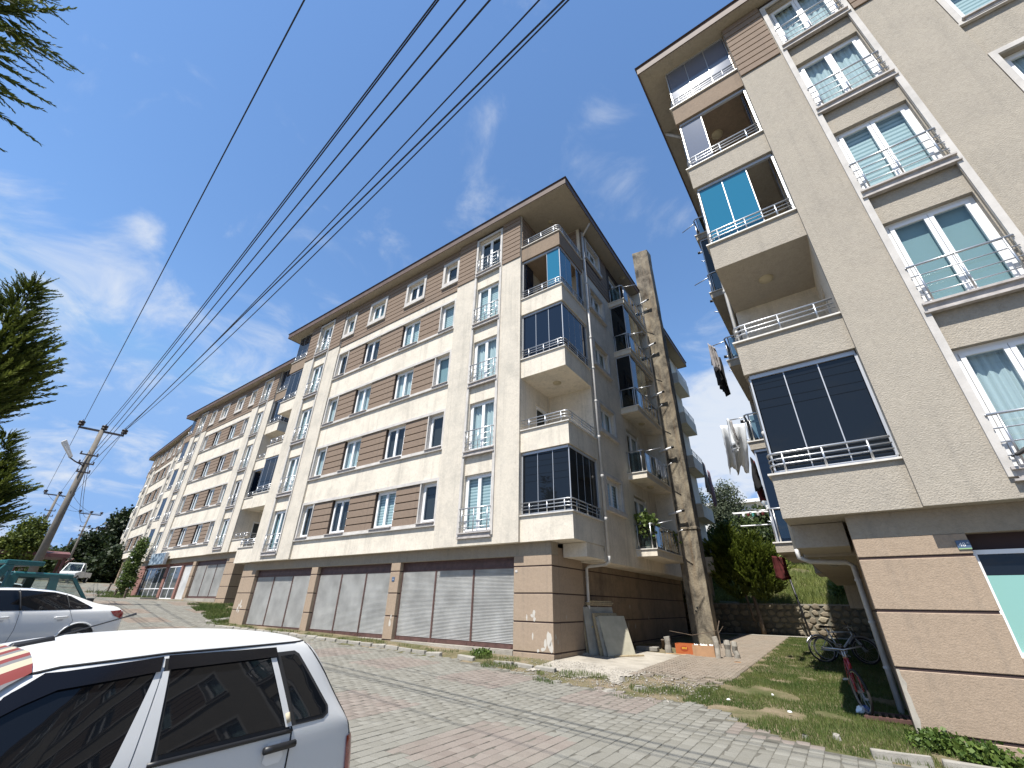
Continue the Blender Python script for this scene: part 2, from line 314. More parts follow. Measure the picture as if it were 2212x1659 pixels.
# ---------------------------------------------------------------- apartment blocks (every block is the same type, mirrored about its middle)
MID = 8.335
M['shopglass'] = pbr('shop_glass', (0.07, 0.08, 0.085), 0.05, spec=0.7)
def frame_mesh(w, h, n, name):
    b = MB(); t = 0.07
    b.box(-w / 2, w / 2, -0.06, 0, 0, t); b.box(-w / 2, w / 2, -0.06, 0, h - t, h)
    b.box(-w / 2, -w / 2 + t, -0.06, 0, t, h - t); b.box(w / 2 - t, w / 2, -0.06, 0, t, h - t)
    pan = []
    iw = (w - 2 * t) / n
    for i in range(n):
        x0 = -w / 2 + t + i * iw; x1 = x0 + iw; g = 0.068; e = 0.004
        y0, y1 = -0.045, 0.018
        b.box(x0 + e, x1 - e, y0, y1, t + e, t + g); b.box(x0 + e, x1 - e, y0, y1, h - t - g, h - t - e)
        b.box(x0 + e, x0 + g, y0, y1, t + g, h - t - g); b.box(x1 - g, x1 - e, y0, y1, t + g, h - t - g)
        pan.append((x0 + g, x1 - g, t + g, h - t - g))
    me = b.mesh(name, M['white']); fixn(me)
    pm = []
    for p in pan:
        q = MB(); q.quad((p[0], -0.012, p[2]), (p[1], -0.012, p[2]), (p[1], -0.012, p[3]), (p[0], -0.012, p[3])); pm.append(q.mesh('pane', M['pane']))
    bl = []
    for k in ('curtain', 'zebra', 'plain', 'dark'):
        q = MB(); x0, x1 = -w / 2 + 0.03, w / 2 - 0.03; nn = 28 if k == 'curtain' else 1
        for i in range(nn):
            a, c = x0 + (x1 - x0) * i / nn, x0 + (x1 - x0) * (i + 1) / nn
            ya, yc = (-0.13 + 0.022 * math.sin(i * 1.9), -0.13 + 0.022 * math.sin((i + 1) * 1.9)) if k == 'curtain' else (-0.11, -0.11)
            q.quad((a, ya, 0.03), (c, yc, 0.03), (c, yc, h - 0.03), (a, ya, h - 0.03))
        bl.append(q.mesh({'curtain': 'curtain', 'zebra': 'blind', 'plain': 'blind', 'dark': 'unlit_room_sheet'}[k], M[k]))  # the dark sheet's colour stands in for the unlit room behind the panes
    return me, pm, bl
WK = {'french': frame_mesh(1.28, 2.02, 2, 'window'), 'double': frame_mesh(1.25, 1.53, 2, 'window'), 'single': frame_mesh(0.86, 1.53, 1, 'window'),
      'topdouble': frame_mesh(1.2, 1.14, 2, 'window'), 'topsingle': frame_mesh(0.84, 1.14, 1, 'window'), 'side': frame_mesh(1.4, 1.1, 2, 'window'), 'door': frame_mesh(0.95, 2.05, 1, 'balcony_door')}
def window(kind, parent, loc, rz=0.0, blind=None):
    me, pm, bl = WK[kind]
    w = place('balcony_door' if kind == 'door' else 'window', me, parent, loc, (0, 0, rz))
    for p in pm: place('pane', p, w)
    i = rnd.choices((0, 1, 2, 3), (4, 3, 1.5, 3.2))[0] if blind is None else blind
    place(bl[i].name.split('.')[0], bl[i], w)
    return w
# french window rail and sill, shared
def _french_rail():
    b = MB(); x0, x1, y = -0.68, 0.68, 0.13
    for z, r in ((0.80, 0.022), (0.58, 0.011), (0.37, 0.011), (0.17, 0.011)): b.tube([(x0, y, z), (x1, y, z)], r, 8)
    for x in (x0 + 0.12, 0.03, x1 - 0.12):
        b.tube([(x, y, 0.03), (x, y, 0.80)], 0.016, 8)
    for x in (x0, x1): b.tube([(x, y, 0.80), (x, -0.10, 0.80)], 0.014, 6)
    return b.mesh('railing', M['metal'], True)
FRAIL = _french_rail()
def _sill(w, d=0.12):
    b = MB(); b.box(-w / 2 - 0.04, w / 2 + 0.04, -0.2, d, -0.035, 0.005); b.box(-w / 2, w / 2, -0.02, d - 0.045, -0.16, -0.036); b.box(-w / 2 - 0.06, w / 2 + 0.06, -0.02, d - 0.02, -0.19, -0.161)
    me = b.mesh('sill', M['sill']); fixn(me); return me
FSILL = _sill(1.36, .10)
def boards(parent, u0, u1, z0, n, pitch, o, hs, name='cladding_board', th=0.032, gap=0.032, plane='o', cache={}):
    for i in range(n):
        a, b_ = z0 + i * pitch, z0 + (i + 1) * pitch - gap
        segs = [(u0, u1)]
        for h in hs:
            if h[2] < b_ and h[3] > a:
                ns = []
                for s0, s1 in segs:
                    if h[1] <= s0 or h[0] >= s1: ns.append((s0, s1)); continue
                    if h[0] - s0 > 0.03: ns.append((s0, h[0]))
                    if s1 - h[1] > 0.03: ns.append((h[1], s1))
                segs = ns
        for s0, s1 in segs:
            L = s1 - s0; key = (round(L, 3), round(b_ - a, 3), plane)
            if key not in cache:
                q = MB(); c = 0.006
                if plane == 'o': q.hexa([(-L / 2, 0, 0), (L / 2, 0, 0), (L / 2, th, c), (-L / 2, th, c), (-L / 2, 0, b_ - a), (L / 2, 0, b_ - a), (L / 2, th, b_ - a - c), (-L / 2, th, b_ - a - c)])
                else: q.box(-th / 2, th / 2, -L / 2, L / 2, 0, b_ - a)
                cache[key] = q.mesh(name, M['board']); fixn(cache[key])
            if plane == 'o': place(name, cache[key], parent, ((s0 + s1) / 2, o, a))
            else: place(name, cache[key], parent, (o, -(s0 + s1) / 2, a))

STRIPW = [(12.0, 12.86, 'single'), (9.25, 10.5, 'double'), (6.17, 7.42, 'double'), (3.81, 4.67, 'single')]
PANELS = [(10.52, 11.94), (7.44, 9.23), (4.73, 6.15)]
def block(o3, az, zb, label, cream, right, left, ground, detail_right=True, detail_left=True, balc=None, blinds=None, base=-1.0):
    """right/left: state of the corner loggias floor by floor; ground: contents of the three shop openings"""
    a = R(az); ud = Vector((math.sin(a), math.cos(a), 0)); rz = math.atan2(ud.y, ud.x)
    T = thing('apartment_building', label, 'apartment building', (o3[0], o3[1], zb), rz, 'apartment blocks along the street')
    blinds = blinds or {}
    mu = lambda u: 2 * MID - u
    # -- front wall
    b = MB(); band = [(3.81, 12.86, 4.25 + 2.9 * k, 5.78 + 2.9 * k) for k in range(4)]
    tops = [(w[0] + 0.02, w[1] - 0.02, 15.85, 16.99) for w in STRIPW]
    b.holes(3.67, 13.0, 3.33, 17.72, -0.10, band + tops, 0.24)
    for u0, u1, w0, w1 in ((0.0, 3.67, 1.14, 2.42), (13.0, 16.67, 14.25, 15.53)):
        fr = [(w0, w1, 3.74 + 2.9 * k, 5.76 + 2.9 * k) for k in range(5)]
        b.holes(u0, u1, 3.33, 17.72, 0.0, [(w0 - 0.02, w1 + 0.02, 3.70, 17.40)], 0.06, 1)
        b.holes(w0 - 0.02, w1 + 0.02, 3.70, 17.40, -0.06, fr, 0.24)
        b.quad((u0, -0.1, 3.33), (u0, 0, 3.33), (u0, 0, 17.72), (u0, -0.1, 17.72), 1); b.quad((u1, -0.1, 3.33), (u1, 0, 3.33), (u1, 0, 17.72), (u1, -0.1, 17.72), 1)
        b.quad((u0, 0, 3.33), (u1, 0, 3.33), (u1, -0.35, 3.33), (u0, -0.35, 3.33))
    b.quad((3.67, -0.1, 3.33), (13, -0.1, 3.33), (13, -0.35, 3.33), (3.67, -0.35, 3.33))
    b.obj('front_wall', [M[cream], M['creamp'] if cream == 'cream' else M[cream]], T, recalc=False)
    # -- storey slabs close the shell behind the openings
    s = MB()
    for k in range(6): s.box(0.02, 16.65, -17.5, -0.45, 3.30 + 2.9 * k - (0.0 if k < 5 else 0.1), 3.5 + 2.9 * k - (0.0 if k < 5 else 0.1))
    s.box(-1.86, 18.53, -17.5, -2.3, 3.2, 3.29)
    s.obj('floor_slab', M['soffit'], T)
    # -- window bands
    for k in range(4):
        z0, z1 = 4.25 + 2.9 * k, 5.78 + 2.9 * k
        t = MB(); t.box(3.71, 3.81, -0.10, -0.045, z0 - 0.10, z1 + 0.12); t.box(12.86, 12.96, -0.10, -0.045, z0 - 0.10, z1 + 0.12); t.box(3.81, 12.86, -0.10, -0.045, z1, z1 + 0.12); t.box(3.81, 12.86, -0.10, -0.06, z0 - 0.10, z0)
        t.box(4.67, 4.73, -0.34, -0.06, z0, z1); t.box(11.94, 12.0, -0.34, -0.06, z0, z1)
        t.box(3.66, 13.0, -0.09, -0.015, z0 - 0.145, z0 - 0.10)
        t.obj('band_trim', M['trim'], T)
        for p0, p1 in PANELS:
            q = MB(); q.box(p0, p1, -0.338, -0.13, z0 + 0.001, z1 - 0.001); q.obj('cladding_backing', M['boarddk'], T)
            boards(T, p0, p1, z0 + 0.004, 5, 0.306, -0.13, [])
        for i, (w0, w1, kd) in enumerate(STRIPW):
            w = window(kd, T, ((w0 + w1) / 2, -0.23, z0), 0, blinds.get((k, i)))
            q = MB(); L = w1 - w0; q.box(-L / 2 - 0.04, L / 2 + 0.04, -0.02, 0.26, -0.03, 0.004); q.box(-L / 2, L / 2, 0.13, 0.225, -0.105, -0.031); q.obj('sill', M['sill'], w)
    # -- top storey cladding and windows
    frh = [(0.98, 2.58, 15.0, 17.52), (14.09, 15.69, 15.0, 17.52)]
    sur = [(w[0] - 0.13, w[1] + 0.13, 15.62, 17.17) for w in STRIPW]
    q = MB(); q.holes(3.665, 13.005, 15.04, 17.70, -0.094, [(x[0] + .05, x[1] - .05, x[2] + .05, x[3] - .05) for x in sur], 0.0)
    for u0, u1, h in ((0.004, 3.666, frh[0]), (13.004, 16.666, frh[1])): q.holes(u0, u1, 15.16, 17.70, 0.006, [h], 0.0)
    q.obj('cladding_backing', M['boarddk'], T, recalc=False)
    boards(T, 3.70, 12.97, 15.05, 10, 0.2655, -0.092, sur); boards(T, 0.01, 3.66, 15.17, 10, 0.2545, 0.008, [frh[0]]); boards(T, 13.01, 16.66, 15.17, 10, 0.2545, 0.008, [frh[1]])
    for i, (w0, w1, kd) in enumerate(STRIPW):
        h = sur[i]; t = MB()
        for x0, x1, y0, y1 in ((h[0], w0 + .02, h[2], h[3]), (w1 - .02, h[1], h[2], h[3]), (w0 + .02, w1 - .02, 17.0, h[3]), (w0 + .02, w1 - .02, h[2], 15.84)): t.box(x0, x1, -0.093, -0.01, y0, y1)
        t.box(h[0] - .03, h[1] + .03, -0.093, 0.03, h[2] - 0.05, h[2]); t.obj('window_surround', M['trim'], T)
        window('top' + kd, T, ((w0 + w1) / 2, -0.20, 15.85), 0, blinds.get((4, i)))
    # -- french window columns
    for side, cu in ((0, 1.78), (1, 14.89)):
        t = MB()
        for e in (-1, 1):
            x = cu + e * 0.72; t.box(x - 0.055, x + 0.055, -0.02, 0.045, 3.62, 17.46)
        t.box(cu - 0.775, cu + 0.775, -0.02, 0.046, 17.40, 17.52); t.obj('column_trim', M['trim'], T)
        for k in range(5):
            z = 3.74 + 2.9 * k
            w = window('french', T, (cu, -0.165, z), 0, blinds.get((k, 'f%d' % side)))
            place('sill', FSILL, w, (0, 0.165, 0)); place('railing', FRAIL, w, (0, 0.10, 0))
    # -- corner loggias
    for side, st in ((0, right), (1, left)):
        X = (lambda u: u) if side == 0 else mu
        sg = -1 if side == 0 else 1
        iw = MB(); iw.holes(0.1, 2.2, 3.33, 17.72, X(0.0), [(1.15, 2.05, 3.52 + 2.9 * k, 5.56 + 2.9 * k) for k in range(5)], 0.1, plane='u-' if side == 0 else 'u+')
        iw.box(X(-1.86), X(0), -2.3, -2.2, 3.33, 17.72); iw.obj('loggia_wall', M['cream'], T, recalc=False)
        for k in range(5):
            z = 3.33 + 2.9 * k; S_ = st[k]
            pm = M['brownst'] if k == 4 else M[cream]
            p = MB()
            p.box(X(-1.88), X(0), -0.25, -0.10, z, z + 0.765); p.box(X(-1.88), X(-1.73), -2.2, -0.25, z, z + 0.765); p.box(X(-1.73), X(0), -2.2, -0.25, z + 0.001, z + 0.18)
            p.obj('loggia_parapet', pm, T)
            l = MB(); l.box(X(-1.93), X(0), -0.27, -0.05, z + 0.766, z + 0.80); l.box(X(-1.93), X(-1.71), -2.22, -0.27, z + 0.766, z + 0.80); l.obj('parapet_ledge', M['ledge'], T)
            # rail: three bars round the corner
            r = MB()
            for dz, rr in ((0.37, 0.022), (0.26, 0.014), (0.16, 0.014)):
                pts = [(X(-0.04), -0.10, z + 0.8 + dz), (X(-1.72), -0.10, z + 0.8 + dz), (X(-1.83), -0.14, z + 0.8 + dz), (X(-1.87), -0.25, z + 0.8 + dz), (X(-1.87), -2.12, z + 0.8 + dz)]
                r.tube(pts, rr, 8)
            for pu, po in ((-0.35, -0.10), (-1.0, -0.10), (-1.62, -0.10), (-1.87, -0.42), (-1.87, -1.15), (-1.87, -1.85)): r.tube([(X(pu), po, z + 0.795), (X(pu), po, z + 1.17)], 0.019, 8)
            r.obj('railing', M['metal'], T, smooth=True)
            if k == 4:      # the top loggia is clad inside too
                boards(T, 0.12, 2.19, 15.15, 10, 0.2545, X(-0.017), [(1.0, 2.15, 14.0, 17.2)], plane='u')
                boards(T, min(X(-1.72), X(-0.04)), max(X(-1.72), X(-0.04)), 15.15, 10, 0.2545, -2.199, [])
            lam = MB(); lam.lathe([(0.0, -0.075), (0.10, -0.07), (0.15, -0.04), (0.165, 0.0)], (X(-0.95), -1.15, z + (2.9 if k < 4 else 2.87)), 20); lam.obj('ceiling_lamp', M['lamp'], T, smooth=True)
            w = window('door', T, (X(0.0) + sg * -0.06, -1.6, z + 0.19), R(90) if side == 0 else R(-90), 3)
            if S_ == 'open': continue
            hz = z + 0.80; tz = z + 2.885 if k < 4 else z + 2.86
            g = MB(); fr = 0.028
            g.box(X(-1.80), X(-0.02), -0.235, -0.165, tz - 0.085, tz); g.box(X(-1.835), X(-1.765), -2.18, -0.235, tz - 0.085, tz)
            g.box(X(-1.80), X(-0.02), -0.225, -0.175, hz + 0.002, hz + 0.06); g.box(X(-1.825), X(-1.775), -2.18, -0.225, hz + 0.002, hz + 0.06)
            g.box(X(-0.05), X(-0.005), -0.23, -0.17, hz + .06, tz - .085); g.box(X(-1.84), X(-1.76), -2.2, -2.14, hz + .06, tz - .085); g.box(X(-1.815), X(-1.785), -0.215, -0.185, hz + .06, tz - .085)
            fo, so_ = S_
            nf, ns = 3, 4
            fx = np.linspace(-1.78, -0.05, nf + 1); sx = np.linspace(-0.22, -2.14, ns + 1)
            for i in range(1, nf): g.box(X(fx[i] - 0.009), X(fx[i] + 0.009), -0.212, -0.188, hz + .06, tz - .085) if fo[i] != '.' or fo[i - 1] != '.' else None
            for i in range(1, ns): g.box(X(-1.811), X(-1.789), sx[i] - 0.009, sx[i] + 0.009, hz + .06, tz - .085) if so_[i] != '.' or so_[i - 1] != '.' else None
            go = g.obj('balcony_glazing', M['alu'], T)
            GM = {'k': M['smoke'], 'n': M['bluesmoke'], 'b': M['blueglass'], 'p': M['paleglass']}
            for i, ch in enumerate(fo):
                if ch == '.': continue
                q = MB(); q.box(X(fx[i] + .012), X(fx[i + 1] - .012), -0.206, -0.196, hz + .062, tz - .087); q.obj('pane', GM[ch], go)
            for i, ch in enumerate(so_):
                if ch == '.': continue
                q = MB(); q.box(X(-1.806), X(-1.796), sx[i + 1] + .012, sx[i] - .012, hz + .062, tz - .087); q.obj('pane', GM[ch], go)
            if '.' in fo:      # folded leaves stacked at the open end
                q = MB(); n = fo.count('.')
                for j in range(n): x = (fx[-1] - 0.06 - 0.03 * j if fo[-1] == '.' else fx[0] + 0.06 + 0.03 * j); q.box(X(x - .005), X(x + .005), -0.80, -0.24, hz + .062, tz - .087)
                q.obj('pane', GM['n'], go)
    # -- side walls with kitchen windows and balconies
    for side, det in ((0, detail_right), (1, detail_left)):
        X = (lambda u: u) if side == 0 else mu
        pln = 'u-' if side == 0 else 'u+'
        sgn = -1 if side == 0 else 1
        sw = [(2.77, 4.17, 4.68 + 2.9 * k, 5.78 + 2.9 * k) for k in range(5)]
        b = MB(); drs = [(5.55, 7.05, 3.56 + 2.9 * k, 5.66 + 2.9 * k) for k in range(5)] if det else []
        b.holes(2.2, 16.0, 2.87, 17.72, X(-1.88), sw + drs, 0.16, plane=pln)
        b.box(X(-1.87), X(-0.98), -15.9, -2.21, 2.87, 3.19)
        b.box(X(-1.86), X(-1.05), -2.2, -0.95, 2.92, 3.32)
        b.box(X(-1.88), X(-1.7), -18.1, -16.0, 3.33, 17.72)
        if det: b.box(X(-2.64), X(-1.88), -8.62, -8.40, 3.27, 17.72)
        b.obj('side_wall', M[cream], T, recalc=False)
        for k in range(5):
            h = sw[k]
            t = MB()
            for d0, d1, z0, z1 in ((h[0] - .14, h[0], h[2] - .1, h[3] + .12), (h[1], h[1] + .14, h[2] - .1, h[3] + .12), (h[0], h[1], h[3], h[3] + .12)): t.box(X(-1.88), X(-1.945), -d1, -d0, z0, z1)
            t.box(X(-1.88), X(-2.0), -h[1] - .18, -h[0] + .18, h[2] - .15, h[2] - .1 + .1); t.obj('window_surround', M['trim'], T)
            window('side', T, (X(-1.88 + 0.12), -(h[0] + h[1]) / 2, h[2]), R(-90) if side else R(90), 0 if k % 2 else 1)
        q = MB(); q.holes(2.21, 16.0, 15.16, 17.70, X(-1.886), [sw[4]] + ([drs[4]] if det else []), 0.0, plane=pln); q.obj('cladding_backing', M['boarddk'], T, recalc=False)
        boards(T, 2.22, 5.14, 15.17, 10, 0.2545, X(-1.90), [(sw[4][0] - .15, sw[4][1] + .15, sw[4][2] - .16, sw[4][3] + .13)], plane='u')
        if not det: boards(T, 5.15, 15.9, 15.17, 10, 0.2545, X(-1.90), [], plane='u')
        # drain pipe
        p = MB(); x = X(-1.965)
        p.tube([(x, -2.30, 17.5), (x, -2.30, 3.05)], 0.052, 10)
        p.tube([(x, -2.30, 3.05), (x, -2.33, 2.88), (X(-1.80), -2.36, 2.80), (X(-1.18), -2.42, 2.76), (X(-1.09), -2.43, 2.70), (X(-1.09), -2.43, -0.9)], 0.05, 10)
        for z in np.arange(1.0, 2.6, 0.72): p.lathe([(0.058, -0.02), (0.062, 0.0), (0.058, 0.02)], (X(-1.09), -2.43, z), 12)
        for z in np.arange(4.2, 17, 1.45): p.lathe([(0.056, -0.05), (0.066, -0.04), (0.066, 0.04), (0.056, 0.05)], (x, -2.30, z), 12)
        p.tube([(X(-2.45), -2.2, 17.74), (X(-2.30), -2.25, 17.6), (x, -2.30, 17.2)], 0.05, 8)
        p.obj('drain_pipe', M['pvc'], T, smooth=True)
        if not det: continue
        for k in range(5):
            z = 3.50 + 2.9 * k; bs = (balc or {}).get((side, k), 'open')
            s = MB(); s.box(X(-2.66), X(-1.88), -8.40, -5.15, z - 0.23, z); s.obj('balcony_slab', M[cream], T)
            s = MB(); s.box(X(-2.70), X(-1.88), -8.40, -5.11, z + .001, z + 0.035); s.obj('balcony_edge', M['ledge'], T)
            r = MB(); ht = z + 0.92; xo = X(-2.62)
            r.tube([(X(-1.9), -5.20, ht), (X(-2.55), -5.20, ht), (xo, -5.27, ht), (xo, -8.38, ht)], 0.026, 8)
            for pu, po in ((-1.98, -5.2), (-2.5, -5.2), (-2.62, -5.36)): r.tube([(X(pu), po, z + .03), (X(pu), po, ht)], 0.021, 8)
            for po in np.linspace(-5.9, -8.3, 6): r.tube([(xo, po, z + .03), (xo, po, ht)], 0.018, 6)
            r.tube([(xo, -5.4, ht + .0), (X(-3.2), -5.75, ht + 0.14)], 0.018, 6); r.tube([(xo, -8.1, ht), (X(-3.0), -7.9, ht + 0.10)], 0.018, 6)
            ro = r.obj('balcony_railing', M['metal'], T, smooth=True)
            q = MB(); q.box(X(-2.47), X(-2.01), -5.206, -5.194, z + .12, ht - .06); q.obj('pane', M['railglass'], ro)
            pp = np.linspace(-5.4, -8.3, 7)
            for i in range(6): q = MB(); q.box(xo - .006, xo + .006, pp[i + 1] + .03, pp[i] - .03, z + .12, ht - .06); q.obj('pane', M['railglass'], ro)
            for dd in (5.93, 6.68): window('door', T, (X(-1.88 + 0.1), -dd, z + 0.06), R(-90) if side else R(90), 3 if dd < 6 else 0)
            lam = MB(); lam.lathe([(0.0, -0.075), (0.10, -0.07), (0.14, -0.04), (0.15, 0.0)], (X(-2.25), -6.7, z + 2.67), 16); lam.obj('ceiling_lamp', M['lamp'], T, smooth=True)
            if k < 4 or True:
                f = MB(); f.tube([(X(-2.40), -8.35, z + 1.75), (X(-3.0), -8.30, z + 1.86)], 0.05, 10); f.obj('flue_pipe', M['white'], T, smooth=True)
                f = MB(); f.tube([(X(-3.0), -8.30, z + 1.86), (X(-3.10), -8.292, z + 1.878)], 0.062, 10); f.obj('flue_cap', M['black'], T, smooth=True)
            if bs != 'open':
                tz = z + 2.66; g = MB()
                g.box(X(-2.58), X(-1.9), -5.26, -5.20, tz - .07, tz); g.box(X(-2.60), X(-2.54), -8.39, -5.26, tz - .07, tz); g.box(X(-2.59), X(-2.55), -5.25, -5.21, z + .04, tz - .07); g.box(X(-1.93), X(-1.89), -5.25, -5.21, z + .04, tz - .07)
                px = np.linspace(-5.26, -8.38, 6)
                for i in range(1, 5): g.box(X(-2.575), X(-2.565), px[i] - .008, px[i] + .008, z + .04, tz - .07)
                go = g.obj('balcony_glazing', M['alu'], T)
                q = MB(); q.box(X(-2.55), X(-1.93), -5.235, -5.225, z + .05, tz - .075); q.obj('pane', M['smoke'] if bs == 'dark' else M['bluesmoke'], go)
                for i in range(5 if bs == 'blue' else 3): q = MB(); q.box(X(-2.574), X(-2.566), px[i + 1] + .01, px[i] - .01, z + .05, tz - .075); q.obj('pane', M['panegreen'] if i else M['smoke'], go)
    # -- rear
    b = MB(); b.quad((-1.7, -18.0, 2.0), (18.37, -18.0, 2.0), (18.37, -18.0, 17.72), (-1.7, -18.0, 17.72)); b.obj('rear_wall', M['cream'], T)
    for X in ((lambda u: u), mu):
        for k in range(5):
            b = MB(); b.box(X(-2.5), X(-1.89), -17.9, -15.2, 3.33 + 2.9 * k, 4.1 + 2.9 * k); b.obj('rear_balcony_parapet', M[cream], T)
        for k in range(5):
            b = MB()
            for dz in (.93, 1.05, 1.15): b.tube([(X(-2.46), -15.25, 3.33 + 2.9 * k + dz), (X(-2.46), -17.85, 3.33 + 2.9 * k + dz)], .018, 6)
            for po in (-15.3, -16.5, -17.8): b.tube([(X(-2.46), po, 4.1 + 2.9 * k), (X(-2.46), po, 4.48 + 2.9 * k)], .018, 6)
            b.obj('railing', M['metal'], T)
    # -- roof and eaves
    e0, e1, f0, f1 = -2.52, 19.19, 0.35, -18.6
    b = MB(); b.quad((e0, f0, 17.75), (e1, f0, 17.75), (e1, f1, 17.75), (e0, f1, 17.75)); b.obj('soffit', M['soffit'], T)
    b = MB()
    for x0, x1, y0, y1 in ((e0 - .03, e1 + .03, f0, f0 + .03), (e0 - .03, e1 + .03, f1 - .03, f1), (e0 - .03, e0, f1, f0), (e1, e1 + .03, f1, f0)): b.box(x0, x1, y0, y1, 17.72, 18.06)
    b.obj('fascia', M['fascia'], T)
    b = MB(); z0, z1 = 18.065, 19.6
    c = [(e0 - .08, f0 + .08, z0), (e1 + .08, f0 + .08, z0), (e1 + .08, f1 - .08, z0), (e0 - .08, f1 - .08, z0)]; r0, r1 = (7.0, -9.1, z1), (9.7, -9.1, z1)
    b.poly([c[0], c[1], r1, r0]); b.poly([c[1], c[2], r1]); b.poly([c[2], c[3], r0, r1]); b.poly([c[3], c[0], r0]); b.poly(c); b.obj('roof', M['roof'], T)
    # -- ground storey: pillars with plaster panels, openings
    gr = [base, 0.43, 1.17, 1.91, 2.65, 2.95]
    ge = [0.43, 1.17, 1.91, 2.65]
    P4 = [(-1.0, 0.36), (5.57, 6.07), (10.9, 11.37), (16.31, 17.67)]
    lin = MB(); lin.box(-1.0, 17.67, -0.7, -0.302, 2.951, 3.328)
    lin.obj('lintel', M['greyplaster'], T)
    core = MB()
    for x0, x1 in P4: core.box(x0 + .012, x1 - .012, -0.72, -0.314, base, 2.95)
    core.box(-0.988, -0.7, -13.8, -0.72, base, 3.19); core.box(17.37, 17.658, -13.8, -0.72, base, 3.19); core.box(-0.7, 17.37, -13.8, -13.6, base, 3.19)
    core.obj('ground_wall', M['groove'], T)
    red = ground[2] == 'shop'
    for pi, (x0, x1) in enumerate(P4):
        for i in range(5):
            z0, z1 = gr[i] + (0.019 if i else 0), gr[i + 1] - (0.019 if i < 4 else 0.001)
            q = MB(); w, d = x1 - x0, 0.42
            q.box(-w / 2, w / 2, -d, 0, 0, z1 - z0); o = q.obj('plaster_panel', M['redpanel'] if red and pi in (2, 3) else M['panel'], T, ((x0 + x1) / 2, -0.3, z0)); bevel(o, 0.008, 1)
    for xs in (-1.0, 17.67):
        for i in range(5):
            z0, z1 = gr[i] + (0.019 if i else 0), gr[i + 1] - 0.019 if i < 4 else 3.185
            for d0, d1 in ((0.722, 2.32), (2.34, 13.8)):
                q = MB(); s_ = 1 if xs < 0 else -1; q.box(0, 0.025 * s_, -d1, -d0, 0, z1 - z0); q.obj('plaster_panel', M['panel'] if d0 < 1 else M['sootshade'], T, (xs - 0.012 * s_ * 0, 0, z0))
    for oi, (x0, x1) in enumerate(((0.36, 5.57), (6.07, 10.9), (11.37, 16.31))):
        g = ground[oi]
        if g == 'shutter':
            n = 3; w = (x1 - x0) / n
            hb = MB(); hb.box(x0 + .002, x1 - .002, -0.60, -0.47, 2.62, 2.95)
            for j in range(int((x1 - x0) / 0.115)):       # embossed lozenges of the box
                cx_ = x0 + 0.09 + j * 0.115
                for cz_ in (2.70, 2.86): hb.poly([(cx_ - .045, -.468, cz_ + .035), (cx_ + .045, -.468, cz_ + .035), (cx_, -.455, cz_ - .04)])
            hb.obj('shutter_box', M['shutbrown'], T)
            pl_ = MB(); pl_.box(x0, x1, -0.75, -0.28, base, 0.44); pl_.obj('plinth', M['apron'], T)
            for j in range(n):
                a0, a1 = x0 + j * w + 0.035, x0 + (j + 1) * w - 0.035
                sm = MB(); zc = 0.56; zz = []
                while zc < 2.62: zz.append(zc); zc += 0.04
                for z in zz:
                    pr = [(-0.510, z), (-0.487, z + 0.010), (-0.472, z + 0.026), (-0.475, z + 0.032), (-0.505, z + 0.036), (-0.510, z + 0.04)]
                    for (ya, za_), (yb, zb_) in zip(pr[:-1], pr[1:]): sm.quad((a0, ya, za_), (a1, ya, za_), (a1, yb, zb_), (a0, yb, zb_))
                so_ = sm.obj('roller_shutter', M['shutter'], T, recalc=False)
                q = MB(); q.box(a0, a1, -0.505, -0.465, 0.445, 0.56); q.box(a0 + .1, a0 + .16, -.465, -.45, .47, .52); q.box(a1 - .16, a1 - .1, -.465, -.45, .47, .52); q.obj('bottom_rail', M['shutbrown'], so_)
            for j in range(n + 1):
                cx_ = x0 + j * w; up = MB(); up.box(max(x0 + .001, cx_ - .033), min(x1 - .001, cx_ + .033), -0.53, -0.455, 0.441, 2.619); up.obj('shutter_guide', M['shutbrown'], T)
        elif g in ('shop', 'shopdoor', 'frost'):
            hb = MB(); hb.box(x0, x1, -0.62, -0.5, 2.72, 2.95); hb.obj('shutter_box', M['redpanel'] if g != 'frost' else M['groove'], T)
            bt = 0.36 if g != 'frost' else 1.38
            pl_ = MB(); pl_.box(x0, x1, -0.75, -0.30, base, bt); pl_.obj('plinth', M['apron'] if g != 'frost' else M['panel'], T)
            xs0 = x0 + 1.9 if g == 'shopdoor' else x0
            if g == 'shopdoor':
                q = MB(); mid_ = x0 + 1.0
                sm = MB(); zc = 0.48
                q.box(x0, x0 + 1.75, -0.52, -0.46, bt, 2.72); q.obj('roller_shutter', M['shutter'], T)
                q = MB(); q.box(x0 + 1.76, x0 + 2.1, -0.5, -0.31, bt, 2.72); q.obj('plaster_panel', M['redpanel'], T)
                xs0 = x0 + 2.12
            f = MB(); nn = 4 if g == 'shop' else (3 if g == 'frost' else 2); iw = (x1 - xs0) / nn
            for j in range(nn + 1): cx_ = xs0 + j * iw; f.box(max(xs0, cx_ - .04), min(x1, cx_ + .04), -0.47, -0.40, bt + .06, 2.66)
            f.box(xs0, x1, -0.47, -0.40, bt, bt + .06); f.box(xs0, x1, -0.47, -0.40, 2.66, 2.72)
            if g != 'frost': f.box(xs0, x1, -0.468, -0.402, 1.06, 1.13)
            fo = f.obj('shop_window', M['white'], T)
            for j in range(nn):
                zs = [(bt + .06, 1.06), (1.13, 2.66)] if g != 'frost' else [(bt + .06, 2.38), (2.384, 2.66)]
                for zi, (za_, zb_) in enumerate(zs):
                    q = MB(); q.box(xs0 + j * iw + .04, xs0 + (j + 1) * iw - .04, -0.44, -0.43, za_, zb_); q.obj('pane', (M['frost'] if zi == 0 else M['smoke']) if g == 'frost' else M['shopglass'], fo)
    return T

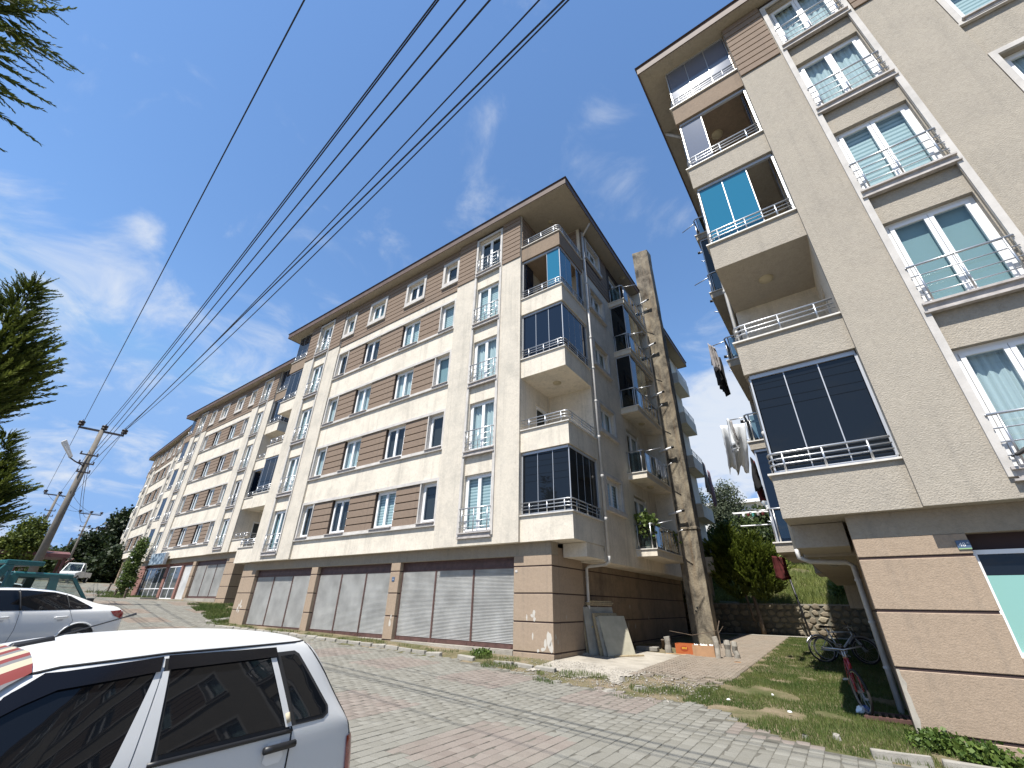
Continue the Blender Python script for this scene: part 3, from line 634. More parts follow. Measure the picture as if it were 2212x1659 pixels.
# ---------------------------------------------------------------- ground
def groundmat():
    m, t, b = mat('dry_earth'); b.inputs['Roughness'].default_value = 0.95; b.inputs['Specular IOR Level'].default_value = 0.15
    c = N('ShaderNodeNewGeometry', t)
    n = N('ShaderNodeTexNoise', t, inp={'Scale': 0.8, 'Detail': 10.0, 'Roughness': 0.65}); t.links.new(c.outputs['Position'], n.inputs['Vector'])
    rp = N('ShaderNodeValToRGB', t); e = rp.color_ramp.elements; e[0].position = 0.36; e[0].color = (0.075, 0.085, 0.032, 1); e[1].position = 0.62; e[1].color = (0.235, 0.185, 0.13, 1)
    x = rp.color_ramp.elements.new(0.5); x.color = (0.15, 0.13, 0.075, 1)
    t.links.new(n.outputs[0], rp.inputs[0])
    n2 = N('ShaderNodeTexNoise', t, inp={'Scale': 30.0, 'Detail': 6.0}); t.links.new(c.outputs['Position'], n2.inputs['Vector'])
    mm = N('ShaderNodeMixRGB', t, blend_type='MULTIPLY', inp={0: 0.7}); mr = N('ShaderNodeMapRange', t, inp={1: 0.3, 2: 0.65, 3: 0.6, 4: 1.15}); t.links.new(n2.outputs[0], mr.inputs[0])
    t.links.new(rp.outputs[0], mm.inputs[1]); t.links.new(mr.outputs[0], mm.inputs[2]); t.links.new(mm.outputs[0], b.inputs['Base Color'])
    bp = N('ShaderNodeBump', t, inp={'Strength': 0.7, 'Distance': 0.03}); t.links.new(n2.outputs[0], bp.inputs['Height']); t.links.new(bp.outputs[0], b.inputs['Normal'])
    return m
M['earth'] = groundmat()
def pavemat():
    """block paving too far off to tell the blocks apart"""
    m, t, b = mat('block_paving'); b.inputs['Roughness'].default_value = 0.9; b.inputs['Specular IOR Level'].default_value = 0.2
    c = N('ShaderNodeTexCoord', t)
    br = N('ShaderNodeTexBrick', t, offset=0.5, inp={'Scale': 1.0, 'Mortar Size': 0.007, 'Brick Width': 0.20, 'Row Height': 0.165, 'Color1': (0.172, 0.165, 0.141, 1), 'Color2': (0.216, 0.209, 0.183, 1), 'Mortar': (0.105, 0.097, 0.078, 1), 'Mortar Smooth': 0.3})
    su = N('ShaderNodeSeparateXYZ', t); cu_ = N('ShaderNodeCombineXYZ', t); t.links.new(c.outputs['UV'], su.inputs[0]); t.links.new(su.outputs[1], cu_.inputs[0]); t.links.new(su.outputs[0], cu_.inputs[1]); t.links.new(cu_.outputs[0], br.inputs['Vector'])
    sx = N('ShaderNodeSeparateXYZ', t); t.links.new(c.outputs['UV'], sx.inputs[0]); mm_ = []
    for ax_, off, per, w_ in ((0, 4.7, 2.9, 1.6), (1, -1.8, 3.7, 1.75)):
        q1 = N('ShaderNodeMath', t, operation='ADD', inp={1: off}); t.links.new(sx.outputs[ax_], q1.inputs[0]); q2 = N('ShaderNodeMath', t, operation='FLOORED_MODULO', inp={1: per}); t.links.new(q1.outputs[0], q2.inputs[0])
        q3 = N('ShaderNodeMath', t, operation='LESS_THAN', inp={1: w_}); t.links.new(q2.outputs[0], q3.inputs[0]); mm_.append(q3)
    mr = N('ShaderNodeMath', t, operation='MULTIPLY'); t.links.new(mm_[0].outputs[0], mr.inputs[0]); t.links.new(mm_[1].outputs[0], mr.inputs[1])
    m1 = N('ShaderNodeMixRGB', t, blend_type='MULTIPLY', inp={2: (1.08, 0.92, 0.86, 1)}); t.links.new(mr.outputs[0], m1.inputs[0]); t.links.new(br.outputs[0], m1.inputs[1])
    n2 = N('ShaderNodeTexNoise', t, inp={'Scale': 2.2, 'Detail': 9.0, 'Roughness': 0.7}); t.links.new(c.outputs['UV'], n2.inputs['Vector'])
    mr2 = N('ShaderNodeMapRange', t, inp={1: 0.35, 2: 0.7, 3: 0.72, 4: 1.12}); t.links.new(n2.outputs[0], mr2.inputs[0])
    m2 = N('ShaderNodeMixRGB', t, blend_type='MULTIPLY', inp={0: 0.8}); t.links.new(m1.outputs[0], m2.inputs[1]); t.links.new(mr2.outputs[0], m2.inputs[2]); t.links.new(m2.outputs[0], b.inputs['Base Color'])
    bp = N('ShaderNodeBump', t, inp={'Strength': 0.5, 'Distance': 0.01}); t.links.new(br.outputs['Fac'], bp.inputs['Height']); bp.invert = True; t.links.new(bp.outputs[0], b.inputs['Normal'])
    return m
M['pave'] = pavemat()
def sheet(name, us, os_, zoff, m, keep=None, zf=None, uv=False, label=None, kind='structure'):
    us = np.asarray(us, float); os_ = np.asarray(os_, float); Ug, Og = np.meshgrid(us, os_, indexing='ij')
    Z = (zf or gz)(Ug, Og) + zoff
    X = CA.x + Ug * UA.x + Og * NA.x; Y = CA.y + Ug * UA.y + Og * NA.y
    V = np.stack([X, Y, Z], -1).reshape(-1, 3); nu, no = len(us), len(os_)
    i, j = np.meshgrid(np.arange(nu - 1), np.arange(no - 1), indexing='ij'); i, j = i.ravel(), j.ravel()
    F = np.stack([i * no + j, (i + 1) * no + j, (i + 1) * no + j + 1, i * no + j + 1], -1)
    if keep is not None:
        cu, co = (us[i] + us[i + 1]) / 2, (os_[j] + os_[j + 1]) / 2; F = F[keep(cu, co)]
    me = npmesh(name, V, F, m); me.polygons.foreach_set('use_smooth', [True] * len(me.polygons))
    if uv:
        l = me.uv_layers.new(name='UVMap'); idx = F.ravel(); uvs = np.stack([Ug.ravel()[idx], Og.ravel()[idx]], -1); l.data.foreach_set('uv', uvs.astype(np.float32).ravel())
    return place(name, me, kind=kind, label=label)
WALLO = -17.1
us = np.concatenate([np.arange(-300, -20, 20), np.arange(-20, 60, 0.8), np.arange(60, 480, 15)]); os1 = np.concatenate([np.arange(WALLO, 12, 0.7), np.arange(12, 60, 4), np.arange(60, 500, 30)])
sheet('ground', us, os1, 0.0, M['earth'], label='bare dusty earth with thin dry grass between the blocks and the street')
def bankz(u, o): return np.maximum(1.80 + np.clip(WALLO - o, 0, 14) * 0.20 + np.clip(WALLO - 14 - o, 0, 400) * 0.06, gz(u, o) * 0.0 + 1.8) + 0.12 * np.sin(u * .9) * np.clip((WALLO - o) / 3, 0, 1) + 0.1 * np.sin(o * 1.3 + u)* np.clip((WALLO - o) / 3, 0, 1)
sheet('grassy_bank', np.concatenate([np.arange(-60, -14, 4), np.arange(-14, 10, 0.5), np.arange(10, 420, 8)]), np.concatenate([np.arange(-300, -45, 15), np.arange(-45, WALLO, 0.6), [WALLO + 0.05]]), 0.0, M['earth'], zf=bankz, label='grassy bank rising behind the stone retaining wall')

# near paving edge: out-side limit as a function of u
_EU = np.array([-14, -9.0, -7.5, -6.3, -5.3, -4.2, -3.0, -1.6, 0.0, 2.0, 5.4, 9.9, 13.]); _EO = np.array([3.0, 3.2, 3.45, 2.95, 1.75, 1.9, 1.75, 1.5, 0.98, 0.92, 0.95, 0.85, 0.8])
def edge_o(u): return np.interp(u, _EU, _EO)
NU0, NU1, NO1 = -10.6, 9.0, 11.0        # zone laid with single blocks
def inzone(u, o): return (u > NU0) & (u < NU1) & (o < NO1)
def roadkeep(u, o):
    e = np.where(u < 13, edge_o(u), np.interp(u, [13, 17, 20, 24, 27, 44, 48, 56, 90], [0.8, 0.6, -0.4, -1.2, -2.2, -2.4, -4.5, -6.0, -10.0]))
    return (o > e) & (o < 19.5) & ~inzone(u, o)
road = sheet('road', np.concatenate([np.arange(-120, -10.6, 2.0), np.arange(NU0, 24.01, 0.4), np.arange(24.8, 130, 1.2)]), np.arange(-12.2, 19.9, 0.4), 0.014, M['pave'], keep=roadkeep, uv=True, label='grey and pink block paved street')
bed = sheet('paving_bed', np.arange(NU0 - .2, NU1 + .41, 0.2), np.arange(0.4, NO1 + .3, 0.2), 0.0125, pbr('joint_sand', (0.10, 0.094, 0.076), 0.95, var=.25, scale=4.0), keep=lambda u, o: o > edge_o(u) + .25, label='sandy bed showing in the joints of the near paving')
# single paving blocks
def pink(u, o):
    return (np.mod(u + 4.7, 2.9) < 1.6) & (np.mod(o - 1.8, 3.7) < 1.75)
def paver_cells(u0, u1, o0, o1, lu, lo, keep, seed, drop=None):
    r = np.random.RandomState(seed); out_ = []
    nr = int((o1 - o0) / lo)
    for k in range(nr):
        o = o0 + (k + 0.5) * lo; s = 0.5 * lu * (k % 2)
        u = u0 + s + lu * np.arange(int((u1 - u0) / lu)) + lu / 2
        m = keep(u, np.full_like(u, o))
        if drop is not None: m &= r.rand(len(u)) > drop(u, o)
        for x in u[m]: out_.append((x, o))
    return np.array(out_)
def block_mesh(name, lu, lo, h, m, gap=0.006):
    b = MB(); a, c, e = lu / 2 - gap / 2, lo / 2 - gap / 2, 0.004
    p = [(-a, -c, -0.05), (a, -c, -0.05), (a, c, -0.05), (-a, c, -0.05), (-a, -c, h - .004), (a, -c, h - .004), (a, c, h - .004), (-a, c, h - .004), (-a + e, -c + e, h), (a - e, -c + e, h), (a - e, c - e, h), (-a + e, c - e, h)]
    b.v = p; b.f = [(0, 1, 5, 4), (1, 2, 6, 5), (2, 3, 7, 6), (3, 0, 4, 7), (4, 5, 9, 8), (5, 6, 10, 9), (6, 7, 11, 10), (7, 4, 8, 11), (8, 9, 10, 11)]; b.m = [0] * 9
    return b.mesh(name, m)
GREY = [(0.172, 0.165, 0.141), (0.216, 0.209, 0.183)]; PINK = [(0.183, 0.154, 0.134), (0.222, 0.192, 0.168)]
M['pv_g1'] = randtint('grey_paving_block', *GREY); M['pv_p1'] = randtint('pink_paving_block', *PINK)
M['pv_g'] = randtint('grey_paving_blocks', *GREY, attr='tone'); M['pv_p'] = randtint('pink_paving_blocks', *PINK, attr='tone')
M['path1'] = randtint('brown_path_block', (0.20, 0.165, 0.13), (0.25, 0.21, 0.17)); M['path'] = randtint('brown_path_blocks', (0.20, 0.165, 0.13), (0.25, 0.21, 0.17), attr='tone')
EYE = Vector((0, 0, 1.6))
def lay(cells, lu, lo, parent, single, bulk, rot, seed, name, stuffname, colour, zoff=0.0, tilt=0.011, inview=None, nmax=300):
    r = np.random.RandomState(seed); P = np.array([tuple(W(u, o)) for u, o in cells]); P[:, 2] = gz(cells[:, 0], cells[:, 1]) + zoff + r.uniform(-.0025, .0025, len(P))
    d = np.linalg.norm(P - np.array(EYE), axis=1)
    if inview is not None: d = np.where(inview(P), d, d + 1000)
    order = np.argsort(d); ci = colour(cells[:, 0], cells[:, 1]).astype(int); rz = RZA + rot + r.normal(0, 0.018, len(P)); tx = r.normal(0, tilt * .5, (len(P), 2))
    near = order[:nmax]; far = order[nmax:]
    for i in near: place(name, single[ci[i]], parent, tuple(P[i]), (tx[i, 0], tx[i, 1], rz[i]))
    base = np.array([v.co[:] for v in single[0].vertices]); bf = [tuple(p.vertices) for p in single[0].polygons]
    n = len(far)
    if n:
        ct, st = np.cos(rz[far]), np.sin(rz[far]); X = base[None, :, 0]; Y = base[None, :, 1]
        V = np.stack([X * ct[:, None] - Y * st[:, None], X * st[:, None] + Y * ct[:, None], base[None, :, 2] + X * tx[far, 1:2] + Y * tx[far, 0:1]], -1) + P[far][:, None, :]
        F = (np.arange(n)[:, None, None] * len(base) + np.array(bf)[None]).reshape(-1, 4)
        me = npmesh(stuffname, V.reshape(-1, 3), F, bulk, tone=np.repeat(r.rand(n), len(base)), midx=np.repeat(ci[far], len(bf)))
        o = place(stuffname, me, parent); o['kind'] = 'stuff'
iv = camo.matrix_world.inverted()
_ivn = np.array(iv)
def inview(P):
    h = np.c_[P, np.ones(len(P))] @ _ivn.T; x = -h[:, 0] / h[:, 2]; y = -h[:, 1] / h[:, 2]
    t = 1106 / 913.4; return (h[:, 2] < 0) & (np.abs(x) < t) & (np.abs(y) < t * .75)
cells = paver_cells(0.5, NO1, NU0, NU1, 0.20, 0.165, lambda o, u: o > edge_o(u), 3, lambda o, u: np.clip(0.75 - (o - edge_o(u)) / 0.9, 0, .75) * np.where(u < 1.5, 1, .35))[:, ::-1]
lay(cells, .2, .165, road, [block_mesh('paving_block', .2, .165, .016, M['pv_g1']), block_mesh('paving_block', .2, .165, .016, M['pv_p1'])], [M['pv_g'], M['pv_p']], math.pi / 2, 5, 'paving_block', 'paving_blocks', pink, inview=inview)
# footpath between the two nearest blocks
path = sheet('footpath', np.arange(-5.2, -3.29, 0.2), np.arange(-15.0, -0.9, 0.4), 0.004, M['earth'], label='brown block footpath running back between the two nearest blocks')
pc = paver_cells(-5.25, -3.25, -15.0, 0.2, 0.20, 0.105, lambda u, o: o < 5, 8, lambda u, o: np.clip((o + 1.2) / 1.3, 0, .8))
lay(pc, .2, .105, path, [block_mesh('path_block', .2, .105, .032, M['path1'], .008)], [M['path']], 0, 9, 'path_block', 'path_blocks', lambda u, o: np.zeros(len(u)), inview=inview)
b = MB(); q = []
for o in np.arange(-15.75, -14.9, 0.4): pass
sheet('walkway', np.arange(-14, 6, 0.5), np.array([-15.9, -15.5, -15.1]), 0.03, M['apron'], label='pale concrete walkway crossing at the foot of the retaining wall')
apk = lambda u, o: (o < 0.95 + 0.25 * np.sin(u * 5)) & (u > -3.3 + 0.12 * np.sin(o * 4)) & (o > -4.6)
sheet('concrete_apron', np.arange(-4.0, -0.99, 0.09), np.arange(-5.4, 1.3, 0.09), 0.018, M['apron'], keep=apk, label='worn pale concrete apron beside the corner pillar of the middle block')
# kerbs
kp = thing('kerb', 'line of weathered kerb stones below the roller shutters', 'kerb'); del kp['category']; kp['kind'] = 'structure'
def kerb_stone(u, o, L, rz, z, seed, hh=0.12):
    r = random.Random(seed); b = MB(); a = L / 2 - 0.012
    pts = [(-a, -.07, -.2), (a, -.07, -.2), (a, .08, -.2), (-a, .08, -.2)] + [(sx * (a - r.uniform(0, .03)), y + r.uniform(-.012, .012), hh + r.uniform(-.03, .012)) for sx, y in ((-1, -.065), (1, -.065), (1, .06), (-1, .06))]
    b.hexa(pts); o_ = b.obj('kerb_stone', M['concrete'], kp, tuple(W(u, o, z))); o_.rotation_euler = (r.uniform(-.05, .05), r.uniform(-.04, .04), RZA + rz + r.uniform(-.05, .05)); bevel(o_, .015, 2); return o_
i = 0
for u in np.arange(-1.4, 16.6, 0.62):
    i += 1
    if i in (4, 6): continue
    kerb_stone(u, 0.86 + 0.03 * math.sin(u) - (0.0 if u > 0 else .0), 0.60, 0.0, G(u, .9) - 0.02, i)
for j, (u, o) in enumerate(((-7.9, 3.38), (-8.55, 3.30), (-9.2, 3.22), (-9.85, 3.13))): kerb_stone(u, o, .62, 0.13, G(u, o) - 0.02, 40 + j)
for j in range(5): kerb_stone(19.6 - j * 0.35, -1.4 + j * .5, .62, 1.1, G(19.2 - j * .4, -.6 + j * .35) - 0.05, 60 + j, .16)

# ---------------------------------------------------------------- the blocks
K3, K4 = 'kkk', 'kkkk'
block(tuple(CA), -54.6, 0.0, 'cream and brown block with the sunlit row of three steel shutters, nearest full front', 'cream',
      [('kkk', 'kkkk'), 'open', ('nnn', 'nnnn'), ('b..', 'bb.n'), 'open'], [('open'), ('kkk', 'kkkk'), 'open', ('kkk', 'kkkk'), ('nnn', 'nnnn')],
      ['shutter', 'shutter', 'shutter'], balc={(0, 3): 'dark', (0, 2): 'dark'}, detail_left=False,
      blinds={(0, 3): 3, (0, 2): 1, (0, 1): 3, (0, 0): 3, (0, 'f0'): 1, (1, 'f0'): 0, (2, 'f0'): 0, (3, 'f0'): 1, (4, 'f0'): 3, (1, 3): 3, (1, 2): 3, (1, 1): 0, (2, 3): 2, (2, 2): 0, (2, 1): 0, (3, 3): 1, (3, 2): 1, (3, 1): 3, (3, 0): 3, (4, 3): 3, (4, 2): 3, (4, 1): 2, (4, 0): 1})
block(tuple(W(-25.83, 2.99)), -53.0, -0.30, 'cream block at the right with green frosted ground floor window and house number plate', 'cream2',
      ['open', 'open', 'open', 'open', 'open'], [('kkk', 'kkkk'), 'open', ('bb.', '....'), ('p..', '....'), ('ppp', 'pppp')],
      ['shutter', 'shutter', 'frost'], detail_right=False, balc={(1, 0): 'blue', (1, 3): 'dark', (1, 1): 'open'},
      blinds={(0, 'f1'): 0, (1, 'f1'): 2, (2, 'f1'): 1, (3, 'f1'): 0, (4, 'f1'): 0})
block(tuple(W(26.55, -2.99)), -53.65, 1.22, 'cream and brown block with a shop and signboard on its ground floor', 'cream',
      ['open', ('k..', 'kkkk'), 'open', ('kkk', 'kkkk'), ('nnn', 'nnnn')], [('kkk', 'kkkk'), ('kkk', 'kkkk'), ('kkk', 'kkkk'), ('nnn', 'nnnn'), ('nnn', 'nnnn')],
      ['shutter', 'shopdoor', 'shop'], detail_right=False, detail_left=False)
block(tuple(W(55.0, -6.3)), -48.3, 2.64, 'farthest cream and brown block up the street, behind a flowering shrub', 'cream',
      [('nnn', 'nnnn'), 'open', ('kkk', 'kkkk'), ('nnn', 'nnnn'), 'open'], ['open', ('kkk', 'kkkk'), 'open', ('nnn', 'nnnn'), 'open'],
      ['shutter', 'shutter', 'shutter'], detail_right=False, detail_left=False)

# ---------------------------------------------------------------- chimney, retaining wall, poles and wires
M['stained'] = None
def stained():
    m, t, b = mat('stained_concrete'); b.inputs['Roughness'].default_value = 0.92; b.inputs['Specular IOR Level'].default_value = 0.2
    c = N('ShaderNodeTexCoord', t); mp = N('ShaderNodeMapping', t); mp.inputs['Scale'].default_value = (1.5, 1.5, 1.0); t.links.new(c.outputs['Object'], mp.inputs[0])
    n = N('ShaderNodeTexNoise', t, inp={'Scale': 1.3, 'Detail': 10.0, 'Roughness': 0.66, 'Distortion': 0.5}); t.links.new(mp.outputs[0], n.inputs['Vector'])
    rp = N('ShaderNodeValToRGB', t); e = rp.color_ramp.elements; e[0].position = 0.34; e[0].color = (0.05, 0.044, 0.036, 1); e[1].position = 0.68; e[1].color = (0.30, 0.27, 0.215, 1)
    x = rp.color_ramp.elements.new(0.48); x.color = (0.17, 0.148, 0.115, 1); x = rp.color_ramp.elements.new(0.57); x.color = (0.245, 0.21, 0.155, 1)
    t.links.new(n.outputs[0], rp.inputs[0])
    mp2 = N('ShaderNodeMapping', t); mp2.inputs['Scale'].default_value = (5, 5, 0.25); t.links.new(c.outputs['Object'], mp2.inputs[0])
    n2 = N('ShaderNodeTexNoise', t, inp={'Scale': 1.0, 'Detail': 6.0}); t.links.new(mp2.outputs[0], n2.inputs['Vector']); mr = N('ShaderNodeMapRange', t, inp={1: 0.5, 2: 0.75, 3: 0.0, 4: 0.28}); t.links.new(n2.outputs[0], mr.inputs[0])
    mi = N('ShaderNodeMixRGB', t, inp={2: (0.22, 0.13, 0.06, 1)}); t.links.new(mr.outputs[0], mi.inputs[0]); t.links.new(rp.outputs[0], mi.inputs[1]); t.links.new(mi.outputs[0], b.inputs['Base Color'])
    n3 = N('ShaderNodeTexNoise', t, inp={'Scale': 14.0, 'Detail': 6.0}); t.links.new(c.outputs['Object'], n3.inputs['Vector'])
    bp = N('ShaderNodeBump', t, inp={'Strength': 0.5, 'Distance': 0.03}); t.links.new(n3.outputs[0], bp.inputs['Height']); t.links.new(bp.outputs[0], b.inputs['Normal']); return m
M['stained'] = stained()
ch = thing('chimney', 'tall stained bare concrete chimney stack standing beside the middle block', 'chimney', tuple(W(-2.95, -8.95)), RZA)
b = MB(); r = random.Random(4); prev = None
hs = np.linspace(-0.3, 20.9, 23)
for k, z in enumerate(hs):
    w, d = 0.455, 0.36; i = len(b.v)
    for sx, sy in ((-1, -1), (1, -1), (1, 1), (-1, 1)): b.v.append((sx * w + r.uniform(-.016, .016), sy * d + r.uniform(-.016, .016), z + (r.uniform(-.1, .12) if k == 22 else 0)))
    if prev is not None:
        for j in range(4): b.f.append((prev + j, prev + (j + 1) % 4, i + (j + 1) % 4, i + j)); b.m.append(0)
    prev = i
b.f.append(tuple(prev + j for j in range(4))); b.m.append(0)
bevel(b.obj('stack', M['stained'], ch), .03, 2)
b = MB(); b.box(-.47, .47, -.38, .38, 4.6, 4.74); bevel(b.obj('pour_joint', M['stained'], ch), .03, 2)
for x, z in ((0.12, 1.5), (.05, 1.62)):
    b = MB(); b.lathe([(0, 0.004), (.03, .004), (.035, 0)], (x, .376, z), 10, 'y'); b.obj('hole', M['black'], ch)

M['stone'] = randtint('field_stone', (0.17, 0.14, 0.105), (0.33, 0.285, 0.21), bump=0.6, bscale=25, dirt=(0.10, 0.10, 0.07))
M['mortar'] = pbr('mortar', (0.15, 0.14, 0.11), 0.95, bump=0.5)
rw = thing('retaining_wall', 'rough stone retaining wall below the grassy bank behind the blocks', 'wall', tuple(W(0, WALLO)), RZA)
b = MB(); b.box(-40, 30, -0.45, 0.0, -0.6, 1.83); b.obj('wall_core', M['mortar'], rw)
b = MB(); b.box(-40, 30, -0.5, 0.05, 1.80, 1.87); b.obj('coping', M['concrete'], rw)
rs = random.Random(11)
def stone_mesh(seed):
    q = random.Random(seed); n = q.choice((5, 6, 6, 7)); b = MB(); ang = sorted(2 * math.pi * (i + q.uniform(-.28, .28)) / n for i in range(n))
    p = [(math.cos(a) * q.uniform(.85, 1.12), math.sin(a) * q.uniform(.85, 1.12)) for a in ang]
    ring = lambda s, y: [(x * s, y, z * s) for x, z in p]
    b.v = ring(1, -.05) + ring(.97, .02) + ring(.72, .06) + [(0, .07, 0)]
    for k in range(2):
        for j in range(n): b.f.append((k * n + j, k * n + (j + 1) % n, (k + 1) * n + (j + 1) % n, (k + 1) * n + j))
    for j in range(n): b.f.append((2 * n + j, 2 * n + (j + 1) % n, 3 * n))
    b.m = [0] * len(b.f); me = b.mesh('stone', M['stone']); fixn(me); return me
SM = [stone_mesh(i) for i in range(14)]
for row in range(6):
    x = -12.0 + 0.2 * (row % 2)
    while x < 3.5:
        w = rs.uniform(.30, .52); o = place('stone', rs.choice(SM), rw, (x + w / 2, 0.0, 0.30 + row * 0.285 + rs.uniform(-.04, .04)))
        o.scale = (w * .5, 1, rs.uniform(.13, .165)); o.rotation_euler = (0, rs.uniform(-.25, .25), 0); x += w + .012

M['poleconc'] = pbr('pole_concrete', (0.15, 0.135, 0.115), 0.9, var=0.15, scale=3, bump=0.2)
M['polesteel'] = pbr('dark_angle_iron', (0.06, 0.05, 0.048), 0.6)
WD = (polar(-45.65, 33) - Vector((0.3, 2.5, 0))).normalized()
ARM = Vector((0.72, 0.69, 0)).normalized()
def pole(az, d, ztop, label, lamp=False, arms=3, thin=1.0):
    P = polar(az, d); z0 = GP(P) - 0.3; H = ztop - z0
    T = thing('power_pole', label, 'power pole', (P.x, P.y, z0), math.atan2(ARM.y, ARM.x), 'power poles up the street')
    b = MB(); b.tube([(0, 0, 0), (0, 0, H)], [.19 * thin, .11 * thin], 12); b.obj('shaft', M['poleconc'], T, smooth=True)
    b = MB(); b.box(-1.0, 1.0, -.05, .05, H - .12, H - .02); b.obj('crossarm', M['polesteel'], T)
    for x in (-.95, 0.05, .95):
        b = MB(); b.lathe([(.03, 0), (.04, .05), (.13, .06), (.15, .14), (.09, .15), (.09, .18), (.14, .19), (.15, .29), (.08, .33), (0, .34)], (x, 0, H - .02), 12); b.obj('insulator', M['galv'], T, smooth=True)
    for k in range(arms):
        z = H - 1.55 - k * .48; b = MB(); b.box(-.42 + .1 * k, .34, -.20, -.12, z, z + .06)
        for x in (-.38 + .1 * k, .30): b.tube([(x, -.16, z + .06), (x, -.16, z + .18)], .035, 8)
        b.obj('spool_rack', M['polesteel'], T)
    if lamp:
        b = MB(); b.tube([(0, -.12, H - 2.15), (-.45, -.3, H - 2.0), (-.75, -.45, H - 1.85)], .035, 8); b.obj('lamp_bracket', M['polesteel'], T, smooth=True)
        b = MB(); b.hexa([(-.70, -.62, H - 1.92), (-.70, -.30, H - 1.92), (-1.30, -.32, H - 1.20), (-1.30, -.70, H - 1.20), (-.60, -.55, H - 1.80), (-.60, -.36, H - 1.80), (-1.14, -.38, H - 1.0), (-1.14, -.64, H - 1.0)]); bevel(b.obj('lamp_head', M['ledge'], T), .03, 2)
    return T, P
P1 = pole(-45.65, 33, 10.15, 'nearest tall concrete power pole carrying a street lamp', True)
P2 = pole(-46.4, 60, 10.3, 'second concrete power pole, close behind the nearest one and without lamp', thin=.85)
P3 = pole(-43.72, 72, 10.4, 'third power pole with crossarm, standing clear above the hedge', thin=.72)
P4 = pole(-42.79, 92, 10.9, 'fourth power pole, small, between the hedge and the dark tree', arms=2, thin=.85)
P5 = polar(-44.22, 86); T = thing('utility_post', 'thin leaning wooden utility post without crossarm above the hedge', 'utility post', (P5.x, P5.y, GP(P5)), 0); b = MB(); b.tube([(0, 0, 0), (0.05, 0, 5.3)], [.16, .11], 8); b.obj('shaft', M['bark'], T)
P6 = pole(-42.3, 125, 10.8, 'farthest tiny power pole with crossarm against the dark tree', arms=1, thin=.9)
M['wire'] = pbr('black_cable', (0.012, 0.011, 0.012), 0.6)
def wire(a, b_, sag, r, label):
    pts = []
    a, b_ = Vector(a), Vector(b_)
    for k in range(49): t = k / 48; p = a.lerp(b_, t); p.z -= 4 * sag * t * (1 - t); pts.append(tuple(p))
    q = MB(); q.tube(pts, r, 5); q.obj('power_line', M['wire'], label=label, cat='power line', group='overhead lines'); 
def over(x, z):      # where a line overhead crosses the top of the view
    v = Vector((x, 2.56, 0)); return Vector((v.x, v.y, 0)) * ((z - 1.6) / 6.9) + Vector((0, 0, z))
HA = P1[0].location; Hh = 10.15
def along(a, thru, L):   # straight chord from pole through an overhead point to the next, unseen pole
    d = (thru - a); return a + d * (L / Vector((d.x, d.y, 0)).length)
ins = [Vector((-24.24, 22.45, 10.42)), Vector((-23.58, 23.12, 10.42)), Vector((-22.93, 23.72, 10.38))]
low = [Vector((-23.45, 23.0, 8.75)), Vector((-23.42, 22.98, 8.28)), Vector((-23.4, 22.96, 7.8))]
spec = [(ins[0], -2.76, 'single line at the far left, from the outer insulator'), (ins[1], -1.08, 'left line of the close pair from the middle insulator'), (ins[1] + Vector((.08, .05, -.05)), -1.045, 'right line of the close pair from the middle insulator'),
        (low[0], -0.84, 'line from the topmost small rack, nearest the close pair'), (low[1], -0.70, 'line from the second small rack, sagging beside the close pair'), (low[2], -0.106, 'line from the lowest small rack, crossing the middle of the sky'),
        (ins[2] + Vector((-.06, -.06, 0)), 0.233, 'next to last line on the right from the outer insulator'), (ins[2], 0.602, 'rightmost line, passing nearest the roof corner')]
for k, (a, x, lb) in enumerate(spec):
    zt = 9.3 if k in (3, 4, 5) else 9.6
    t = over(x, zt); e = along(a, t, 46.0); e.z = a.z + 0.3
    # lift the chord so that the sagging wire passes through the overhead point
    f = Vector(((t - a).x, (t - a).y, 0)).length / 46.0; chord = a.z + (e.z - a.z) * f; sag = max(0.15, (chord - t.z) / (4 * f * (1 - f)))
    wire(a, e, sag, 0.0125, lb)
for k, (x0, x1) in enumerate(((-.95, -.95), (0.05, 0.05), (.95, .95))):
    A = P1[0].location + ARM * x0 + Vector((0, 0, 10.55 - P1[0].location.z)); B_ = P2[0].location + ARM * x1 + Vector((0, 0, 10.45 - P2[0].location.z)); wire(A, B_, 0.35, .013, ['left', 'middle', 'right'][k] + ' top line between the first and second poles')
    A = B_; B_ = P3[0].location + ARM * x1 + Vector((0, 0, 10.5 - P3[0].location.z)); wire(A, B_, 0.5, .014, ['left', 'middle', 'right'][k] + ' top line between the second and third poles')
for k in range(2): wire(low[k] + Vector((0, 0, -.2)), P3[0].location + Vector((0, 0, 7.4 - .6 * k)), 1.2, .014, ['upper', 'lower'][k] + ' slack line drooping behind the nearest pole to the third')
wire(polar(-47.4, 70, 6.9), polar(-42.3, 95, 7.2), .4, .02, 'faint level cable low over the hedge in the distance')

